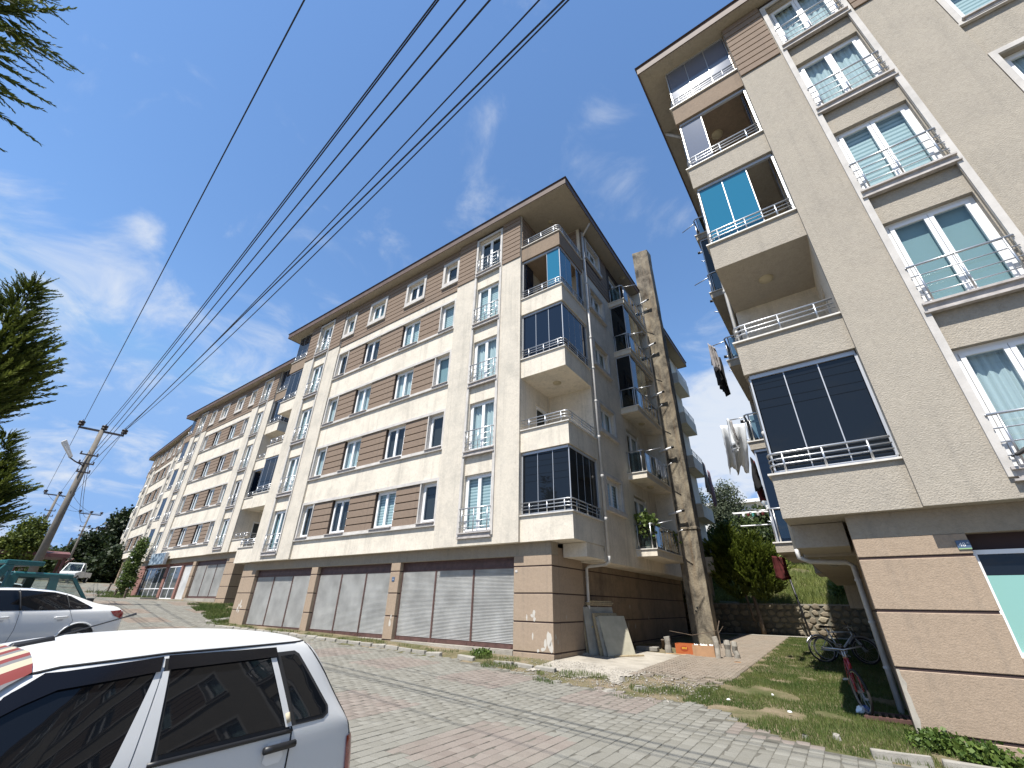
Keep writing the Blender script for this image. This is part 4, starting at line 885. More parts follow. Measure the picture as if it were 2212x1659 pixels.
# ---------------------------------------------------------------- vegetation
def nrm(a): return a / np.maximum(np.linalg.norm(a, axis=-1, keepdims=True), 1e-9)
LM = {'thuja': leafmat('thuja_sprays', (0.032, 0.052, 0.010), (0.155, 0.185, 0.03)), 'gap': leafmat('cypress_sprays', (0.045, 0.07, 0.011), (0.21, 0.255, 0.04)), 'olive': leafmat('olive_leaves', (0.045, 0.06, 0.036), (0.13, 0.155, 0.095)),
      'dark': leafmat('dark_leaves', (0.010, 0.018, 0.007), (0.035, 0.055, 0.016)), 'mid': leafmat('hedge_leaves', (0.022, 0.036, 0.011), (0.075, 0.105, 0.028)), 'bright': leafmat('bright_leaves', (0.05, 0.085, 0.02), (0.15, 0.20, 0.05)),
      'grass': leafmat('grass_blades', (0.045, 0.09, 0.016), (0.155, 0.175, 0.055)), 'meadow': leafmat('meadow_grass', (0.075, 0.115, 0.022), (0.23, 0.25, 0.075)), 'weed': leafmat('weed_leaves', (0.05, 0.095, 0.018), (0.12, 0.17, 0.035)), 'flower': pbr('white_petals', (0.75, 0.74, 0.72), 0.6)}
def trunkobj(parent, base, top, r0, r1, limbs=(), name='trunk'):
    b = MB(); base, top = Vector(base), Vector(top); n = 6; q = random.Random(int(base.x * 77))
    pts = [base.lerp(top, k / n) + Vector((q.uniform(-.5, .5), q.uniform(-.5, .5), 0)) * r0 * (0 if k in (0,) else 1) for k in range(n + 1)]
    b.tube(pts, [r0 + (r1 - r0) * k / n for k in range(n + 1)], 8)
    for f, e, r in limbs:
        s = base.lerp(top, f); e = Vector(e); b.tube([s, s.lerp(e, .5) + Vector((0, 0, .15)), e], [r, r * .7, r * .3], 6)
    return b.obj(name, M['bark'], parent, smooth=True)
def sprays(name, parent, axis0, z0, z1, rad, n, L, mtl, seed, leaflets=34, lift=0.55, width=0.016, curl=0.35, inner=0.25, lf=.34):
    """feathery conifer crown: many curved sprays, each a spine set with narrow scale-leaf fans"""
    r = np.random.RandomState(seed); h = r.rand(n) ** 0.9; ph = r.rand(n) * 2 * np.pi; z = z0 + (z1 - z0) * h
    rr = np.array([rad(x) for x in h]); q = inner + (1 - inner) * np.sqrt(r.rand(n))
    out_ = np.stack([np.cos(ph), np.sin(ph), np.zeros(n)], -1); org = np.stack([axis0[0] + np.cos(ph) * rr * q * .7, axis0[1] + np.sin(ph) * rr * q * .7, z], -1)
    li = lift + r.normal(0, .18, n); d0 = nrm(out_ + np.stack([r.normal(0, .25, n), r.normal(0, .25, n), li], -1)); d1 = nrm(d0 + np.stack([0 * li, 0 * li, r.uniform(-.1, 1, n) * curl], -1))
    Ls = L * r.uniform(.55, 1.25, n) * np.clip(rr / rr.max(), .45, 1)
    t = np.linspace(.04, 1, leaflets)[None, :, None]
    P = org[:, None] + d0[:, None] * t * Ls[:, None, None] + (d1 - d0)[:, None] * (t ** 2) * Ls[:, None, None] * .5
    T = nrm(d0[:, None] + (d1 - d0)[:, None] * t); rv = nrm(r.normal(0, 1, P.shape)); S = nrm(np.cross(T, rv)); sp = r.uniform(.25, .75, P.shape[:2])[..., None]
    D = nrm(T + S * sp); ll = (Ls[:, None, None] * lf * (1 - .72 * t) * r.uniform(.6, 1.3, P.shape[:2])[..., None]); w = width * (Ls[:, None, None] / L) * 2.2 * (1 - .5 * t)
    side = nrm(np.cross(D, r.normal(0, 1, P.shape)))
    a = P - side * w; b_ = P + side * w; c = P + D * ll * .55 + side * w * 1.1; c2 = P + D * ll * .55 - side * w * 1.1; e = P + D * ll
    V = np.stack([a, b_, c, e, c2], 2).reshape(-1, 3); m = P.shape[0] * P.shape[1]; k = np.arange(m)[:, None] * 5
    F = np.concatenate([k + np.array([[0, 1, 2]]), k + np.array([[0, 2, 4]]), k + np.array([[4, 2, 3]])])
    tone = np.repeat(np.clip(r.rand(n)[:, None] * .55 + t[..., 0] * .35 + r.normal(0, .12, P.shape[:2]), 0, 1).ravel(), 5)
    return place(name, npmesh(name, V, F, mtl, tone), parent)
def clumps(name, parent, ells, nclump, nleaf, size, mtl, seed, spread=0.3, asp=2.2, flat=1.0):
    """broadleaf crown: leaf-sized faces gathered in clumps over several ellipsoid lobes, hollow towards the middle"""
    r = np.random.RandomState(seed); w = np.array([e[3] * e[4] * e[5] for e in ells]); pick = r.choice(len(ells), nclump, p=w / w.sum()); E = np.array(ells, float)[pick]
    d = nrm(r.normal(0, 1, (nclump, 3))) * (r.rand(nclump, 1) ** .4); C = E[:, :3] + d * E[:, 3:6]
    P = (C[:, None] + r.normal(0, spread, (nclump, nleaf, 3)) * np.array([1, 1, .8 * flat])).reshape(-1, 3); n = len(P)
    D = nrm(r.normal(0, 1, (n, 3)) + np.array([0, 0, .25])); S = nrm(np.cross(D, r.normal(0, 1, (n, 3)))); s = size * r.uniform(.6, 1.4, (n, 1))
    V = np.stack([P, P + D * s * .5 + S * s / asp, P + D * s, P + D * s * .5 - S * s / asp], 1).reshape(-1, 3); F = np.arange(n)[:, None] * 4 + np.array([[0, 1, 2, 3]])
    tone = np.repeat(np.clip(np.repeat(r.rand(nclump), nleaf) * .8 + r.normal(.1, .15, n), 0, 1), 4)
    return place(name, npmesh(name, V, F, mtl, tone), parent)
def conifer(label, p, zb, z0, z1, rad, n, L, mtl, seed, tr=.12, group=None, cat='tree', name='conifer_tree', **k):
    T = thing(name, label, cat, (p[0], p[1], zb), 0, group); trunkobj(T, (0, 0, -.2), (0, 0, (z1 - zb) * .9), tr, .02)
    sprays('crown', T, (0, 0), z0 - zb, z1 - zb, rad, n, L, mtl, seed, **k); return T
spin = lambda lo, hi, R_: (lambda h: R_ * max(.08, (min(1, h / lo) ** .7) * (min(1, (1 - h) / (1 - hi)) ** .8 if h > hi else 1)))
GT = 'cypresses at the left edge'
p = polar(-71.2, 8.8); conifer('tallest cypress at the upper left corner, only its branch tips in view', p, GP(p), 4.0, 12.5, spin(.3, .6, .85), 560, .95, LM['thuja'], 1, group=GT, lift=.10, curl=.3, leaflets=90, width=.006, lf=.17)
p = polar(-55.2, 13.5); conifer('cypress at the left edge with a pointed leaning tip at mid height', p, GP(p), 3.7, 7.95, spin(.35, .5, .75), 760, .9, LM['thuja'], 2, group=GT, lift=.75, leaflets=60, width=.009, lf=.24)
p = polar(-51.3, 19.5); conifer('lowest cypress at the left edge, above the parked pickup', p, GP(p), 2.2, 5.9, spin(.3, .5, .85), 760, .85, LM['thuja'], 3, group=GT, lift=.6, leaflets=54, width=.010, lf=.25)
for u, o, h, lb in ((14.2, 25.5, 13.5, 'tall dark conifer across the street, mirrored in the smoked balcony glass'), (10.6, 22.0, 8.0, 'smaller conifer across the street, mirrored beside the tall one')):
    p = W(u, o); conifer(lb, p, GP(p), 1.5, h, (lambda q: 1.5 * (1 - q) ** .8 + .12), 420, 1.1, LM['dark'], 8, tr=.15, lift=.05, leaflets=36, width=.02)
# tree in the gap
T = thing('conifer_tree', 'yellow green cypress with two tops standing before the stone wall', 'tree', tuple(W(-4.1, -16.2, G(-4, -16))), RZA)
trunkobj(T, (0, 0, -.1), (.3, 0, 4.5), .11, .03); trunkobj(T, (.35, -.2, .6), (1.0, 0, 4.8), .06, .02, name='stem')
sprays('crown', T, (.85, 0), 1.6, 5.3, spin(.22, .6, 1.25), 800, .95, LM['gap'], 5, lift=.75, leaflets=48, width=.017, lf=.26)
sprays('crown', T, (-.35, .1), 1.5, 4.8, spin(.22, .6, 1.25), 760, .95, LM['gap'], 6, lift=.75, leaflets=48, width=.017, lf=.26)
def broad(name, label, p, zb, trunk_h, ells, nc, nl, size, mtl, seed, group=None, cat='tree', spread=.3, asp=2.2, tr=.18):
    T = thing(name, label, cat, (p[0], p[1], zb), 0, group); lb = [(.75, (e[0], e[1], e[2]), tr * .5) for e in ells]
    trunkobj(T, (0, 0, -.3), (0, 0, trunk_h), tr, tr * .5, lb); clumps('crown', T, ells, nc, nl, size, mtl, seed, spread, asp); return T
p = W(-1.9, -28); broad('olive_tree', 'grey green olive tree on the bank behind the gap, the tallest there', p, bankz(-1.9, -28), 3.4, [(0, 0, 5.6, 1.15, 1.1, 1.7), (.2, .3, 3.8, 1.7, 1.4, 1.3), (-.5, -.2, 4.4, 1.2, 1.2, 1.2)], 330, 42, .20, LM['olive'], 21, spread=.26, asp=4.5)
p = W(1.4, -29); broad('olive_tree', 'paler olive tree half hidden behind the concrete chimney', p, bankz(1.4, -29), 3.2, [(0, 0, 5.2, 1.6, 1.4, 1.6), (-.9, 0, 3.9, 1.4, 1.3, 1.3)], 300, 42, .19, LM['olive'], 22, spread=.3, asp=4.5)
p = W(-2.4, -22.5); broad('tree', 'dark leafy tree on the bank directly behind the yellow green cypress', p, bankz(-2.4, -22.5), 2.2, [(0, 0, 2.6, 1.7, 1.3, 1.7), (-1.4, 0, 2.2, 1.3, 1.1, 1.3), (1.3, 0, 3.2, 1.2, 1.1, 1.4)], 420, 34, .2, LM['mid'], 27, spread=.28, asp=2.8, tr=.1)
p = W(-.4, -20.5); broad('shrub', 'light green shrub between the chimney and the yellow green cypress', p, bankz(-.4, -20.5), 1.0, [(0, 0, 1.2, 1.1, .8, 1.1), (0, .3, 2.2, .8, .7, .7)], 140, 30, .16, LM['bright'], 23, cat='shrub', spread=.2, tr=.06)
p = W(-5.2, -30); broad('shrub', 'dark bushy shrub on the bank below the red balcony flowers', p, bankz(-5.2, -30), 1.6, [(0, 0, 2.4, 2.0, 1.3, 1.5), (-1.5, 0, 3.2, 1.6, 1.2, 1.3), (1.6, 0, 3.6, 1.6, 1.2, 1.6)], 330, 30, .2, LM['mid'], 24, cat='shrub', spread=.28, tr=.08)
p = W(-4.6, -17.9); broad('shrub', 'weedy shrub at the top of the stone wall near the drain pipe', W(-8.0, -18.2), bankz(-8, -18.2), .4, [(0, 0, .45, .55, .4, .4)], 40, 26, .15, LM['weed'], 25, cat='shrub', spread=.14, tr=.03)
# trees at the far left
p = polar(-47.1, 43); T = broad('tree', 'rounded yellow green tree behind the two nearest power poles', p, GP(p), 2.0, [(0, 0, 3.0, .95, .95, 1.3), (.15, .1, 4.1, .6, .6, .7), (-.35, 0, 2.4, .9, .9, .9)], 330, 40, .17, LM['thuja'], 31, spread=.17, asp=3.2)
p = polar(-41.0, 97); broad('tree', 'tall dark tree beside the farthest block', p, GP(p), 5, [(0, 0, 6.2, 2.0, 2.2, 4.0), (1.2, 0, 8.6, 1.4, 1.6, 1.9), (-1.0, .5, 4.2, 1.8, 1.8, 2.4)], 560, 34, .42, LM['dark'], 32, spread=.6, tr=.3)
p = polar(-40.2, 100); broad('tree', 'dark tree with a light crown edge nearest the farthest block', p, GP(p), 5, [(0, 0, 6.6, 2.2, 2.4, 4.0), (.6, 0, 9.8, 1.3, 1.4, 1.3)], 460, 34, .42, LM['dark'], 33, spread=.6, tr=.3)
p = polar(-42.6, 84); broad('tree', 'lower dark tree between the white truck and the farthest block', p, GP(p), 3, [(0, 0, 3.3, 1.5, 1.8, 2.6), (-1.3, 0, 2.4, 1.3, 1.6, 1.6)], 420, 30, .36, LM['dark'], 34, spread=.5, tr=.2)
p = polar(-41.2, 80); broad('shrub', 'dark shrub under the tall trees beside the far parking place', p, GP(p), 1.2, [(0, 0, 1.6, 2.2, 2.2, 1.5), (1.8, 0, 2.4, 2.0, 2.0, 2.0)], 380, 28, .36, LM['dark'], 39, cat='shrub', spread=.4, tr=.12)
for k, (a, d, h, w_, lb) in enumerate(((-44.6, 88, 4.6, 2.6, 'leftmost dark hedge bush, next to the brown canopy'), (-43.9, 90, 5.0, 2.6, 'hedge bush under the third power pole'), (-43.2, 92, 5.4, 2.8, 'hedge bush between the third and fourth power poles'), (-45.4, 92, 4.4, 2.6, 'hedge bush behind the brown canopy roof'))):
    h *= .8; p = polar(a, d); broad('hedge_bush', lb, p, GP(p), 1.5, [(0, 0, h * .5, w_ * .75, 2, h * .42)], 300, 26, .4, LM['mid'], 40 + k, 'hedge bushes behind the far parking place', 'bush', .42, tr=.1)
p = polar(-39.15, 52); T = broad('flowering_shrub', 'tall narrow shrub with white flowers before the farthest block', p, GP(p), 1.6, [(0, 0, 2.4, .42, .45, 1.8), (.1, .1, 1.2, .5, .5, .8), (.12, 0, 3.9, .32, .35, .8)], 300, 30, .17, LM['bright'], 35, cat='shrub', spread=.15, asp=4, tr=.06)
r = np.random.RandomState(3)
for k in range(16):
    b = MB(); a = r.rand() * 6.28; zz = r.uniform(.7, 4.3); q = Vector((math.cos(a) * .5, math.sin(a) * .5, zz)); 
    for j in range(4): b.poly([q + Vector(r.normal(0, .075, 3)) for _ in range(3)])
    b.obj('flower_cluster', LM['flower'], T)

# grass and weeds
def grass(name, label, pts, h, w, mtl, seed, zoff=0.0, lean=.5, toneb=0.0):
    r = np.random.RandomState(seed); n = len(pts); z = (gz(pts[:, 0], pts[:, 1]) if zoff is not None else bankz(pts[:, 0], pts[:, 1])) - .005
    X = CA.x + pts[:, 0] * UA.x + pts[:, 1] * NA.x; Y = CA.y + pts[:, 0] * UA.y + pts[:, 1] * NA.y; P = np.stack([X, Y, z + (zoff or 0)], -1)
    a = r.rand(n) * 6.28; s = np.stack([np.cos(a), np.sin(a), 0 * a], -1) * (w * r.uniform(.6, 1.4, n))[:, None]; b_ = r.rand(n) * 6.28; hh = h * r.uniform(.4, 1.5, n)
    tip = P + np.stack([np.cos(b_) * hh * lean * r.rand(n), np.sin(b_) * hh * lean * r.rand(n), hh], -1); midp = P * .5 + tip * .5 + np.array([0, 0, 1]) * hh[:, None] * .12
    V = np.stack([P - s, P + s, midp + s * .7, midp - s * .7, tip], 1).reshape(-1, 3); k = np.arange(n)[:, None] * 5
    F = np.concatenate([k + np.array([[0, 1, 2]]), k + np.array([[0, 2, 3]]), k + np.array([[3, 2, 4]])])
    pn = .5 + .5 * np.sin(pts[:, 0] * 2.1 + 1.3 * np.sin(pts[:, 1] * 1.7)) * np.sin(pts[:, 1] * 2.6 + np.sin(pts[:, 0] * 3.1)); tone = np.repeat(np.clip(pn * .6 + r.normal(.15 + toneb, .2, n), 0, 1), 5)
    return place(name, npmesh(name, V, F, mtl, tone), kind='stuff', label=label)
r = np.random.RandomState(12)
def scatter(n, u0, u1, o0, o1, keep): q = np.stack([r.uniform(u0, u1, n), r.uniform(o0, o1, n)], -1); return q[keep(q[:, 0], q[:, 1])]
def blot(u, o, s=1.0, ph=0.0): return np.sin(u * 2.3 * s + ph + 1.1 * np.sin(o * 1.9 * s)) + np.sin(o * 2.9 * s + ph * 2 + 1.3 * np.sin(u * 1.4 * s)) + .6 * np.sin(u * 6.1 * s + o * 4.3 * s)
q = scatter(290000, -10.8, -4.9, -15, 3.6, lambda u, o: (o < edge_o(u) + .12) & (u < -5.33 + np.clip((o + 1.5) / 2.2, 0, 1) * .9 + .1 * np.sin(o * 5)) & (blot(u, o) > -0.9 - 1.2 * (o < -2)) & ~((u < -9.9) & (o < 2.2)) & (r.rand(len(u)) < np.where(o < -3, .55, 1)))
grass('grass', 'patchy half dry grass between the footpath and the right block', q, .055, .0036, LM['grass'], 1, 0.0)
q = scatter(26000, -5.2, 18.2, -.25, 1.5, lambda u, o: (np.abs(o - .6 - .1 * np.sin(u * 3)) < .22 + .12 * np.sin(u * 1.3)) & (u > -1.6) & (blot(u, o) > .1))
grass('grass', 'dry grass tufts along the kerb below the steel shutters', q, .075, .004, LM['grass'], 2, 0.06, toneb=.2)
q = scatter(15000, -5.5, .6, .55, 2.6, lambda u, o: (blot(u, o, 1.3, 2.0) > .75) & (o > .5) & (o < edge_o(u) + .7))
grass('grass', 'weeds growing through the broken edge of the paving near the corner pillar', q, .06, .004, LM['grass'], 3, 0.03)
q = scatter(30000, 17.6, 25.0, -3.6, 1.2, lambda u, o: (blot(u, o) > -.9) & (o < .3 - (u - 18) * .18))
grass('grass', 'green grass patch on the slope between the middle block and the shop block', q, .13, .007, LM['grass'], 4, 0.0)
q = scatter(9000, 38, 48, -6.5, -1.2, lambda u, o: (blot(u, o, .6) > -.2)); grass('grass', 'grass verge at the foot of the shop window', q, .2, .014, LM['grass'], 6, 0.0)
q = scatter(90000, -13, 5, -33, WALLO - .1, lambda u, o: (blot(u, o, .5) > -1.6)); grass('grass', 'tall meadow grass on the bank above the stone wall', q, .34, .010, LM['meadow'], 5, None, .7, .1)
r = np.random.RandomState(44); n = 5200; q = np.stack([r.uniform(-5.2, .4, n), r.uniform(-.6, 2.6, n)], -1); q = q[(r.rand(n) < np.where((q[:, 0] < -1) & (q[:, 1] < 1.5), .8, .22)) & (q[:, 1] < edge_o(q[:, 0]) + .5)]; n = len(q)
X = CA.x + q[:, 0] * UA.x + q[:, 1] * NA.x; Y = CA.y + q[:, 0] * UA.y + q[:, 1] * NA.y; P = np.stack([X, Y, gz(q[:, 0], q[:, 1]) + .02], -1); sz = r.uniform(.004, .02, n)[:, None, None] * np.where(r.rand(n) < .04, 2.0, 1)[:, None, None]
oct_ = np.array([[1, 0, 0], [0, 1, 0], [-1, 0, 0], [0, -1, 0], [0, 0, .7], [0, 0, -.7]]); V = P[:, None] + (oct_[None] + r.uniform(-.3, .3, (n, 6, 3))) * sz; k = np.arange(n)[:, None] * 6
F = np.concatenate([k + np.array([f]) for f in ((0, 1, 4), (1, 2, 4), (2, 3, 4), (3, 0, 4), (1, 0, 5), (2, 1, 5), (3, 2, 5), (0, 3, 5))])
place('gravel', npmesh('gravel', V.reshape(-1, 3), F, randtint('pale_gravel', (.22, .20, .17), (.42, .39, .34), attr='tone'), np.repeat(r.rand(n), 6)), kind='stuff', label='loose pale gravel and rubble crumbs over the worn apron')
# broad leaved weeds at the foot of the right block
for k, (u, o, s, lb) in enumerate(((-8.35, 2.35, .30, 'leafy weed at the front corner of the right block'), (-8.75, 2.75, .28, 'spreading weed in front of the right block wall'), (-9.25, 2.85, .24, 'low weed beside the kerb under the right block wall'), (.95, .42, .26, 'thistle growing on the plinth under the right hand shutter'))):
    p = W(u, o, G(u, o)); T = thing('weed', lb, 'weed', tuple(p)); clumps('leaves', T, [(0, 0, s * .3, s, s * .8, s * .28)], 60, 18, .05, LM['weed'], 60 + k, .05, 1.7)
    b = MB(); 
    for j in range(5): a = j * 1.3; b.tube([(0, 0, -.02), (math.cos(a) * s * .5, math.sin(a) * s * .5, s * .7)], .005, 4)
    b.obj('stem', LM['weed'], T)

# ---------------------------------------------------------------- vehicles
M['carwhite'] = pbr('white_car_paint', (0.57, 0.575, 0.57), 0.42, coat=0.25, spec=0.4)
M['carwhite2'] = pbr('pearl_white_paint', (0.72, 0.725, 0.72), 0.2, coat=1.0)
M['teal'] = pbr('faded_teal_paint', (0.004, 0.075, 0.085), 0.4, coat=0.3, col2=(0.015, 0.10, 0.108), scale=1.2)
M['tint'] = pbr('tinted_car_glass', (0.006, 0.007, 0.009), 0.02, spec=0.32)
M['deflector'] = pbr('black_deflector', (0.006, 0.006, 0.008), 0.2, spec=0.35)
M['red'] = pbr('red_lens', (0.22, 0.008, 0.012), 0.15, coat=0.6)
M['seam'] = pbr('panel_gap', (0.015, 0.015, 0.016), 0.8)
M['clear'] = glass('clear_glass', (0.75, 0.82, 0.82), 1.0)
M['fabric'] = stripes('striped_cover', (0.15, 0.026, 0.024), (0.36, 0.32, 0.235), 5.2, 1, .34, .95, (0.13, 0.128, 0.135))
M['rust'] = pbr('filler_patch', (0.50, 0.43, 0.30), 0.8)
def loft(parent, st, m, levels=2, name='body'):
    """st rows: s, roof z, belt z, half widths roof/belt/mid/low, bottom z"""
    b = MB(); rings = []
    for (s, zr, zb, wr, wb, wm, wl, z0) in st:
        zb = min(zb, zr - .07); zm = z0 + (zb - z0) * .62; zk = z0 + (zb - z0) * .28
        h = [(0, zr), (.5 * wr, zr - .004), (.86 * wr, zr - .022), (wr, zr - .062), (wr + (wb - wr) * .93, zb + .02), (wb + .004, zb - .035), (wm, zm), (wm, zk), (wl, z0 + .05), (wl * .9, z0)]
        ring = [(s, y, z) for y, z in h] + [(s, 0, z0)] + [(s, -y, z) for y, z in reversed(h[1:])]
        i = len(b.v); b.v += ring; rings.append((i, len(ring)))
    for (i, n), (j, _) in zip(rings[:-1], rings[1:]):
        for k in range(n): b.f.append((i + k, i + (k + 1) % n, j + (k + 1) % n, j + k)); b.m.append(0)
    for (i, n) in (rings[0], rings[-1]):
        for k in range(1, n // 2):     # quad cap
            b.f.append((i + k, i + k + 1, i + (n - k - 1) % n, i + (n - k) % n)); b.m.append(0)
        b.f.append((i, i + 1, i + n - 1)); b.m.append(0)
    o = b.obj(name, m, parent, smooth=True); sb = o.modifiers.new('sub', 'SUBSURF'); sb.levels = levels; sb.render_levels = levels
    bpy.context.view_layer.update(); dg = bpy.context.evaluated_depsgraph_get(); ev = o.evaluated_get(dg); me = ev.to_mesh()
    bvh = BVHTree.FromPolygons([v.co.copy() for v in me.vertices], [tuple(p.vertices) for p in me.polygons]); ev.to_mesh_clear()
    return o, bvh
def side_hit(bvh, s, z, sy, off):
    h, n, _, _ = bvh.ray_cast(Vector((s, sy * 3, z)), Vector((0, -sy, 0)))
    if h is None: return Vector((s, sy * .6, z))
    if n.y * sy < 0: n = -n
    return h + n * off
def top_hit(bvh, s, y, off):
    h, n, _, _ = bvh.ray_cast(Vector((s, y, 4)), Vector((0, 0, -1)))
    if h is None: return Vector((s, y, 0.5))
    if n.z < 0: n = -n
    return h + n * off
def patch(parent, hit, poly, name, m, step=.06):
    """thin panel fitted on the body: a polygon in two coordinates triangulated finely and dropped on the surface"""
    poly = [Vector(p) for p in poly]; bd = []
    for p, q in zip(poly, poly[1:] + poly[:1]):
        n = max(1, int((q - p).length / step)); bd += [p.lerp(q, k / n) for k in range(n)]
    xs = [p.x for p in poly]; ys = [p.y for p in poly]; ins_ = []
    x = min(xs) + step / 2
    while x < max(xs):
        y = min(ys) + step / 2
        while y < max(ys):
            c = False; j = len(poly) - 1
            for i in range(len(poly)):
                if (poly[i].y > y) != (poly[j].y > y) and x < (poly[j].x - poly[i].x) * (y - poly[i].y) / (poly[j].y - poly[i].y) + poly[i].x: c = not c
                j = i
            if c and min((Vector((x, y)) - e).length for e in bd) > step * .45: ins_.append(Vector((x, y)))
            y += step
        x += step
    n = len(bd); v, _, f, _, _, _ = geometry.delaunay_2d_cdt(bd + ins_, [], [list(range(n))], 1, 1e-5)
    b = MB(); b.v = [tuple(hit(p.x, p.y)) for p in v]; b.f = [tuple(q) for q in f]; b.m = [0] * len(f)
    return b.obj(name, m, parent, smooth=True)
def strip(parent, hit, line, r, name, m, n=5):
    pts = []
    for p, q in zip(line[:-1], line[1:]):
        k = max(2, int(math.dist(p, q) / .05)); pts += [hit(p[0] + (q[0] - p[0]) * i / k, p[1] + (q[1] - p[1]) * i / k) for i in range(k)]
    pts.append(hit(*line[-1])); b = MB(); b.tube(pts, r, n); return b.obj(name, m, parent, smooth=True)
def wheel(parent, x, y, r, w, sgn, spokes=5, cover=False):
    b = MB(); b.lathe([(r * .62, -w / 2), (r * .9, -w / 2), (r * .985, -w * .36), (r, -w * .2), (r, w * .2), (r * .985, w * .36), (r * .9, w / 2), (r * .62, w / 2)], (0, 0, 0), 32, 'y')
    t = b.obj('wheel', M['rubber'], parent, (x, y, r), smooth=True)
    b = MB(); e = sgn * w * .42
    b.lathe([(r * .63, e), (r * .60, e + sgn * .01), (r * .56, e - sgn * .02), (r * .55, e - sgn * .12)], (0, 0, 0), 32, 'y'); b.lathe([(0, e), (r * .16, e), (r * .17, e - sgn * .03)], (0, 0, 0), 16, 'y')
    for k in range(spokes):
        a = 2 * math.pi * k / spokes; ca, sa = math.cos(a), math.sin(a); c2, s2 = -sa, ca; w1, w2 = r * .09, r * .15
        q = lambda rr, ww, yy: (ca * rr + c2 * ww, yy, sa * rr + s2 * ww)
        b.hexa([q(r * .1, -w1, e - sgn * .03), q(r * .1, w1, e - sgn * .03), q(r * .6, w2, e - sgn * .03), q(r * .6, -w2, e - sgn * .03), q(r * .1, -w1, e), q(r * .1, w1, e), q(r * .6, w2, e), q(r * .6, -w2, e)])
    b.obj('rim', M['alu'], t); b = MB(); b.lathe([(0, e - sgn * .1), (r * .55, e - sgn * .1)], (0, 0, 0), 20, 'y'); b.obj('brake_disc', M['black'], t)
    return t
# -- white hatchback in the foreground
aU = R(30); axU = Vector((math.sin(aU), math.cos(aU), 0)); nU = Vector((math.cos(aU), -math.sin(aU), 0)); pU = -nU * 3.505
T = thing('parked_car', 'white five door hatchback with black rain deflectors, nearest to the viewer', 'car', (pU.x, pU.y, 0.0), math.atan2(axU.y, axU.x))
st = [(2.73, .72, .64, .60, .68, .70, .64, .30), (2.70, .90, .80, .61, .71, .745, .68, .24), (2.62, 1.04, .90, .60, .735, .765, .70, .22), (2.47, 1.265, .92, .585, .75, .77, .71, .21), (2.36, 1.375, .92, .585, .755, .772, .71, .2), (2.22, 1.408, .92, .592, .758, .774, .71, .2), (1.8, 1.425, .92, .602, .762, .775, .71, .2),
      (1.3, 1.412, .92, .605, .765, .775, .71, .2), (1.0, 1.375, .92, .600, .765, .775, .71, .2), (.80, 1.315, .92, .595, .762, .773, .71, .2), (.45, 1.11, .92, .62, .755, .772, .71, .2), (.12, .925, .86, .68, .735, .765, .70, .2), (-.05, .865, .80, .68, .72, .76, .70, .21), (-.45, .82, .74, .66, .70, .745, .69, .22), (-.80, .72, .66, .62, .67, .72, .66, .24), (-.92, .60, .54, .55, .62, .66, .62, .28)]
bo, bv = loft(T, st, M['carwhite'])
